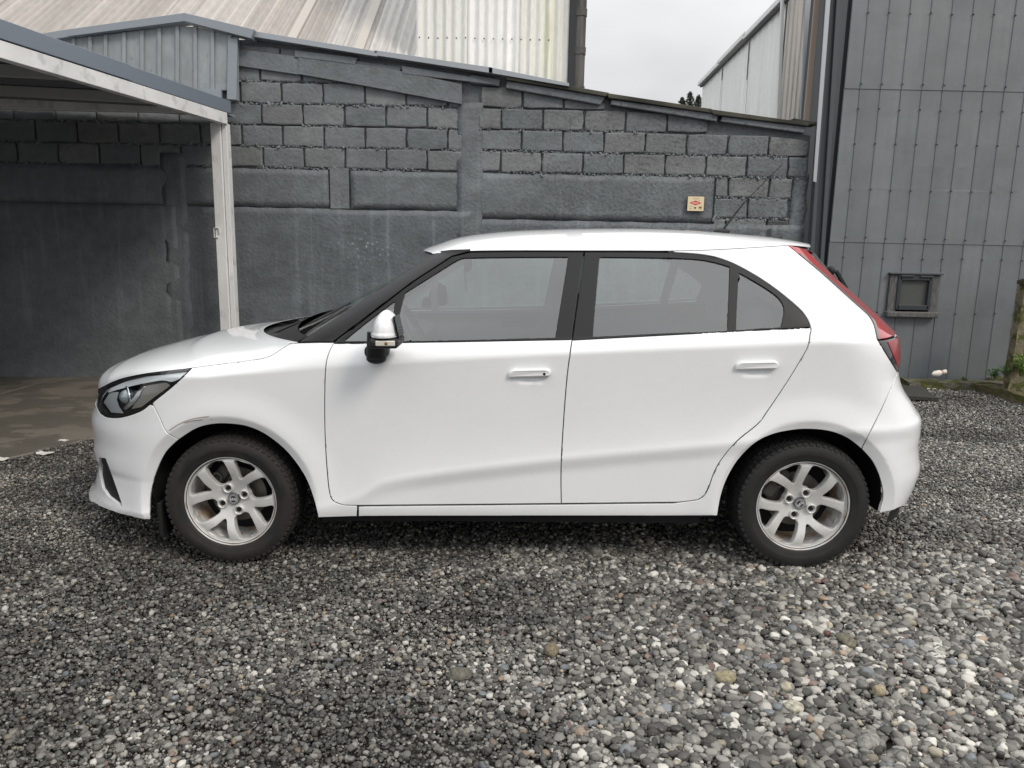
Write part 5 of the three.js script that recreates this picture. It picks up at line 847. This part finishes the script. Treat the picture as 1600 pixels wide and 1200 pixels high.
// =====================================================================  GRAVEL AND SMALL THINGS
{
  const r = rngOf(2024), shapes = [];
  const near = 4;
  for (let i = 0; i < 12; i++) shapes.push(blobGeo(rngOf(100 + i), 0.5, 0.24 + 0.13 * r(), 0.32 + 0.12 * r(), i < near ? 2 : 1, 0.2));
  const lists = shapes.map(() => []);
  const big = (x, z) => clamp(0.12 + 0.75 * sstep(-0.35, 1.0, x) * sstep(-4.6, -2.7, z) + 0.55 * fbm(x * 0.8 + 2, z * 1.0, 4, 3), 0, 1);
  const wet = (x, z) => sstep(-0.12, 0.14, fbm(x * 0.9 + 7, z * 1.5, 8, 4) + 0.10 * sstep(0.8, -2.2, x) - 0.10 * sstep(0.3, 2.0, x));
  const inCar = (x, z) => z < -3.45 && z > -4.7 && x > -1.7 && x < 1.7;
  const slabHere = (x, z) => x < slabEdgeX(z) + 0.04 * noise(x * 9, z * 9) - 0.01 && z > WZ && z < slabA.z + 1.6;
  const col = new THREE.Color();
  function tone(w, light) {
    const q = r(); let c;
    if (q < 0.33) c = [0.060, 0.058, 0.053]; else if (q < 0.66) c = [0.128, 0.123, 0.112]; else if (q < 0.86) c = [0.245, 0.237, 0.215]; else if (q < 0.94) c = [0.385, 0.372, 0.338]; else if (q < 0.955) c = [0.235, 0.18, 0.13]; else if (q < 0.968) c = [0.13, 0.092, 0.078]; else if (q < 0.984) c = [0.26, 0.235, 0.18]; else c = [0.135, 0.148, 0.158];
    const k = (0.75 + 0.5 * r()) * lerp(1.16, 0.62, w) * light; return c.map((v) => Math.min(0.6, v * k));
  }
  function scatter(n, z0, z1, sMin, sMax, lift, light) {
    for (let i = 0; i < n; i++) {
      const z = -Math.sqrt(lerp(z0 * z0, z1 * z1, r())), x = (r() * 2 - 1) * (-z * 0.70 + 0.35); if (slabHere(x, z) || z < WZ + 0.02) continue;
      if (inCar(x, z) && r() < 0.55) continue; if (r() > 1.15 - 0.62 * big(x, z)) continue; if (x > 3.2 && z < -7.42) continue;
      const b = big(x, z), s = Math.max(0.0065, (sMin + (sMax - sMin) * Math.pow(r(), 2.4)) * lerp(0.52, 1.08, b)), k = -z < 3.4 && s > 0.018 ? Math.floor(r() * near) : near + Math.floor(r() * (shapes.length - near));
      lists[k].push([x, groundY(x) - 0.012 + lift * r() + 0.012 * noise(x * 3, z * 3), z, s, tone(wet(x, z), light * (0.94 + 0.2 * b))]);
    }
  }
  scatter(85000, 1.6, 3.4, 0.014, 0.048, 0.020, 1); scatter(170000, 3.4, 5.4, 0.014, 0.042, 0.018, 1); scatter(150000, 5.4, 7.8, 0.017, 0.042, 0.016, 1);
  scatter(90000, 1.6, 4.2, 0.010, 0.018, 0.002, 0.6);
  const gravel = new THREE.Group(); gravel.name = 'gravel'; gravel.userData.kind = 'stuff'; scene.add(gravel);
  const stone = [mat(0xffffff, 0.36, { bumpMap: repeated(fineBump, 2), bumpScale: 0.001 }), mat(0xffffff, 0.72)];
  const m4 = new THREE.Matrix4(), q = new THREE.Quaternion(), e = new THREE.Euler();
  lists.forEach((l, i) => {
    const im = new THREE.InstancedMesh(shapes[i], stone[i % 2], l.length); im.name = 'pebbles'; im.userData.kind = 'stuff'; im.castShadow = im.receiveShadow = true;
    l.forEach(([x, y, z, s, c], k) => { e.set(0.5 * (r() - 0.5) + (r() < 0.15 ? r() * 2 : 0), r() * 6.283, 0.5 * (r() - 0.5)); m4.compose(new THREE.Vector3(x, y, z), q.setFromEuler(e), new THREE.Vector3(s, s * (0.7 + 0.5 * r()), s * (0.8 + 0.4 * r()))); im.setMatrixAt(k, m4); im.setColorAt(k, col.setRGB(...c)); });
    gravel.add(im);
  });
}
{ // a few stones that stand out from the rest
  const sm = (c, rough = 0.7) => mat(0xffffff, rough, { map: tex(128, 128, (u, v) => { const k = 1 + 0.5 * fbm(u * 9, v * 9, c[0], 4); return c.map((q) => q * k); }), bumpMap: repeated(fineBump, 1), bumpScale: 0.004 });
  const put = (px, py, w, h, d, c, label, seed) => { const p = gp(px, py), g = blobGeo(rngOf(seed), w / 2, h / 2, d / 2, 3, 0.14); const uv = new Float32Array(g.attributes.position.count * 2); for (let i = 0; i < uv.length / 2; i++) { uv[2 * i] = g.attributes.position.getX(i) * 9; uv[2 * i + 1] = g.attributes.position.getZ(i) * 9 + g.attributes.position.getY(i) * 5; } g.setAttribute('uv', new THREE.BufferAttribute(uv, 2)); const m = single('stone', g, sm(c), label, 'stone'); m.position.set(p.x, p.y + h * 0.3, p.z); m.rotation.y = seed; return m; };
  put(1132, 1064, 0.075, 0.045, 0.055, [146, 138, 112], 'large rough yellowish stone in the gravel below the rear wheel', 3);
  put(1373, 1084, 0.048, 0.036, 0.04, [158, 146, 120], 'round tan stone in the gravel at lower right', 7);
  put(1240, 1110, 0.06, 0.034, 0.045, [176, 172, 156], 'pale grey flat stone in the gravel below the tan one', 9);
  put(1322, 1005, 0.085, 0.04, 0.05, [112, 108, 92], 'long olive grey stone lying in the gravel behind the reddish stone', 5);
  put(1293, 993, 0.028, 0.022, 0.024, [112, 78, 68], 'small reddish stone beside the long olive stone', 6);
  put(1358, 1165, 0.075, 0.04, 0.05, [138, 136, 130], 'smooth grey oblong stone near the bottom right of the gravel', 13);
  put(932, 866, 0.075, 0.045, 0.055, [112, 110, 104], 'fist sized grey stone lying before the car sill', 15);
  put(862, 1021, 0.07, 0.04, 0.05, [118, 108, 88], 'brownish stone with pale top in the middle gravel', 17);
  put(718, 1061, 0.08, 0.045, 0.06, [98, 94, 84], 'dark brown flat stone in the gravel below the front door', 19);
}
{ // scraps of litter
  const paperM = mat(0xd9d6cf, 0.8), scrap = (px, py, w, d, label, seed, name = 'paper_scrap', cat = 'litter') => {
    const p = gp(px, py), P = [], I = [], n = 8, r = rngOf(seed), off = r() * 9; for (let j = 0; j <= n; j++) for (let i = 0; i <= n; i++) { const u = i / n - 0.5, v = j / n - 0.5, k = 1 + 0.35 * noise(u * 3 + off, v * 3); P.push(u * w * k, 0.014 + 0.008 * noise(u * 3 + off, v * 3, 2) + 0.2 * u * u * w, v * d * k); } for (let j = 0; j < n; j++) for (let i = 0; i < n; i++) { const a = j * (n + 1) + i; I.push(a, a + n + 1, a + 1, a + 1, a + n + 1, a + n + 2); }
    const top = geo(P, null, I), bot = top.clone(); bot.translate(0, -0.002, 0); const m = single(name, merge([top, bot]), paperM, label, cat); m.position.set(p.x, p.y, p.z); m.rotation.y = r() * 0.5 - 0.2; return m; };
  scrap(71, 711, 0.1, 0.06, 'white scrap of paper lying on the gravel at the concrete edge', 4); scrap(5, 720, 0.07, 0.05, 'pale scrap at the left picture edge by the concrete', 5);
  scrap(99, 691, 0.06, 0.03, 'thin pale scrap at the concrete edge before the bumper', 6); scrap(1453, 609, 0.09, 0.05, 'crumpled white scrap on the gravel before the dark board', 8);
  scrap(1456, 587, 0.12, 0.03, 'thin white strip lying beside the plastic bottle', 9);
}
{ // crumpled white plastic bottle with a pink collar
  const p = wp(1463, 587, -7.35), b = thing('plastic_bottle', 'crumpled white plastic bottle with pink collar lying by the clad wall', 'bottle', [p.x + 0.02, p.y + 0.026, -7.35]);
  b.rotation.z = 0.2; b.scale.setScalar(0.66);
  const body = new THREE.LatheGeometry([[0.001, -0.1], [0.022, -0.095], [0.04, -0.06], [0.044, -0.01], [0.036, 0.03], [0.024, 0.046]].map(([r, y]) => new THREE.Vector2(r, y)), 24, 0), q = body.attributes.position; for (let i = 0; i < q.count; i++) { const k = 1 + 0.22 * noise(q.getX(i) * 40, q.getY(i) * 30, q.getZ(i) * 40); q.setX(i, q.getX(i) * k); q.setZ(i, q.getZ(i) * k * 0.8); } body.computeVertexNormals(); body.rotateZ(-Math.PI / 2); part(b, 'body', body, mat(0xe3ddd4, 0.5));
  const col = new THREE.CylinderGeometry(0.029, 0.027, 0.012, 24); col.rotateZ(-Math.PI / 2); col.translate(0.05, 0, 0); part(b, 'collar', col, mat(0xc98585, 0.6)); const cap = new THREE.CylinderGeometry(0.032, 0.03, 0.05, 24); cap.rotateZ(-Math.PI / 2); cap.translate(0.082, 0.004, 0); part(b, 'cap', cap, mat(0xddd6c6, 0.55));
}
{ // right edge: concrete plinth, dark board, mossy timber, post, weeds
  const moss = (base, m) => tex(256, 128, (u, v) => { const n = fbm(u * 12, v * 8, m, 4), g = sstep(0.0, 0.2, fbm(u * 7, v * 5, m + 4, 4) + 0.05), k = 1 + 0.5 * n; return [lerp(base[0], 74, g) * k, lerp(base[1], 78, g) * k, lerp(base[2], 34, g) * k]; });
  const wood = (base, m) => mat(0xffffff, 0.9, { map: repeated(moss(base, m), 1.1, 2.2), bumpMap: repeated(fineBump, 1.5), bumpScale: 0.012 });
  const warp = (g, a, f = 5) => { const p = g.attributes.position; for (let i = 0; i < p.count; i++) { const x = p.getX(i), y = p.getY(i), z = p.getZ(i); p.setXYZ(i, x + a * noise(y * f, z * f, 1), y + a * noise(x * f, z * f, 2), z + a * noise(x * f, y * f, 3)); } g.computeVertexNormals(); return g; };
  const fine = (w, h, d) => { const g = new THREE.BoxGeometry(w, h, d, Math.ceil(w / 0.04), Math.ceil(h / 0.03), Math.ceil(d / 0.03)); return g; };
  const a = wp(1410, 600, -7.2), g1 = warp(fine(0.72, 0.03, 0.62), 0.006); g1.rotateY(-0.25);
  const bd = single('old_board', worldUV(g1), mat(0x3b3936, 0.85, { bumpMap: repeated(fineBump, 1.2), bumpScale: 0.01 }), 'dark grey flat board on the ground behind the rear bumper', 'board'); bd.position.set(a.x - 0.12, groundY(a.x) + 0.028, -7.22);
  const pl = wp(1500, 590, -7.5), g2 = warp(fine(1.5, 0.11, 0.22), 0.02), kb = single('stone_kerb', worldUV(g2), wood([96, 92, 82], 3), 'low mossy stone kerb at the foot of the clad wall', 'kerb'); kb.position.set(pl.x + 0.22, groundY(pl.x) + 0.02, -7.52);
  const t0 = gp(1520, 608), t1 = gp(1640, 632);
  const sleeper = (A, B, w, h, y, m, label) => { const L = A.distanceTo(B), g = warp(fine(L, h, w), 0.022, 6); const s = single('rotten_timber', worldUV(g), m, label, 'timber'); s.position.copy(A.clone().add(B).multiplyScalar(0.5)); s.position.y += y; s.rotation.y = -Math.atan2(B.z - A.z, B.x - A.x); return s; };
  sleeper(gp(1518, 606), gp(1650, 640), 0.16, 0.1, 0.02, wood([92, 82, 62], 9), 'rotten mossy timber edging the gravel at right, nearest the viewer');
  sleeper(gp(1545, 600), gp(1680, 612), 0.22, 0.1, 0.03, wood([104, 96, 78], 12), 'grey mossy timber lying behind the front timber at right');
  // timber post and mossy fence boards at the right edge
  const zP = -7.1, pt = wp(1586, 432, zP), pb = wp(1578, 602, zP), post = thing('timber_post', 'weathered mossy timber post at the right edge of the yard', 'post', [wp(1589, 520, zP).x, groundY(4) - 0.02, zP]);
  const H = pt.y - groundY(4); { const g = warp(fine(0.08, H, 0.1), 0.012, 7); g.translate(0, H / 2, 0); g.rotateZ(-0.02); part(post, 'upright', worldUV(g), wood([112, 104, 84], 5)); }
  { const g = warp(fine(0.25, 0.035, 0.1), 0.006, 8); g.translate(0.09, H - 0.03, 0); part(post, 'top_rail', worldUV(g), wood([58, 50, 40], 6)); }
  for (let i = 0; i < 3; i++) { const g = warp(fine(0.115, H - 0.1, 0.03), 0.012, 7); g.translate(0.105 + i * 0.12, (H - 0.1) / 2, -0.02 - 0.01 * i); part(post, 'board', worldUV(g), wood([108, 104, 84], 15 + i)); }
  // weeds
  const leafM = [0x6f8f3f, 0x4d6b3a, 0x5d7b45].map((c) => mat(c, 0.7));
  const weed = (px, py, n, sp, h, label, k, z) => {
    const p = z ? wp(px, py, z) : gp(px, py), t = thing('weed', label, 'plant', [p.x, p.y, p.z]), r = rngOf(px), S = [];
    const stems = []; for (let i = 0; i < n; i++) { const a = r() * 6.283, l = h * (0.45 + 0.6 * r()), lean = sp * Math.sqrt(r()), b = new THREE.Vector3(lean * 0.3 * Math.cos(a), 0, lean * 0.3 * Math.sin(a)), e = new THREE.Vector3(lean * Math.cos(a), l, lean * Math.sin(a)), c = new THREE.QuadraticBezierCurve3(b, new THREE.Vector3(b.x, l * 0.7, b.z), e); stems.push(new THREE.TubeGeometry(c, 5, 0.0018, 4));
      for (let m = 0; m < 6; m++) { const u = 0.25 + 0.75 * m / 5, q = c.getPoint(u), w = 0.008 + 0.008 * r(), L = 0.022 + 0.022 * r(), leaf = new THREE.PlaneGeometry(w, L, 2, 3), lp = leaf.attributes.position; for (let v = 0; v < lp.count; v++) { const yy = lp.getY(v) / L + 0.5; lp.setX(v, lp.getX(v) * Math.sin(Math.PI * clamp(yy * 0.95 + 0.05, 0, 1))); lp.setZ(v, 0.006 * Math.sin(yy * 3) + Math.abs(lp.getX(v)) * 0.5); lp.setY(v, yy * L); } leaf.rotateX(0.5 + r()); leaf.rotateY(r() * 6.283); leaf.translate(q.x, q.y, q.z); leaf.computeVertexNormals(); S.push(leaf); } }
    part(t, 'stem', merge(stems), mat(0x55633a, 0.8)); part(t, 'foliage', merge(S), leafM[k]); return t; };
  weed(1597, 588, 34, 0.1, 0.2, 'bright green leafy weed at the foot of the timber post', 0, -6.98);
  weed(1572, 586, 16, 0.09, 0.1, 'dull green low weed left of the timber post', 1, -7.1); weed(1553, 592, 18, 0.08, 0.1, 'sparse grey green weed at the clad wall base', 2, -7.25);
  weed(1503, 604, 14, 0.05, 0.09, 'small grass tuft growing before the mossy kerb', 1);
}
scene.traverse((o) => { if (o.isMesh) o.castShadow = o.receiveShadow = true; });
camera.far = 3000; camera.updateProjectionMatrix();

renderer.render(scene, camera);
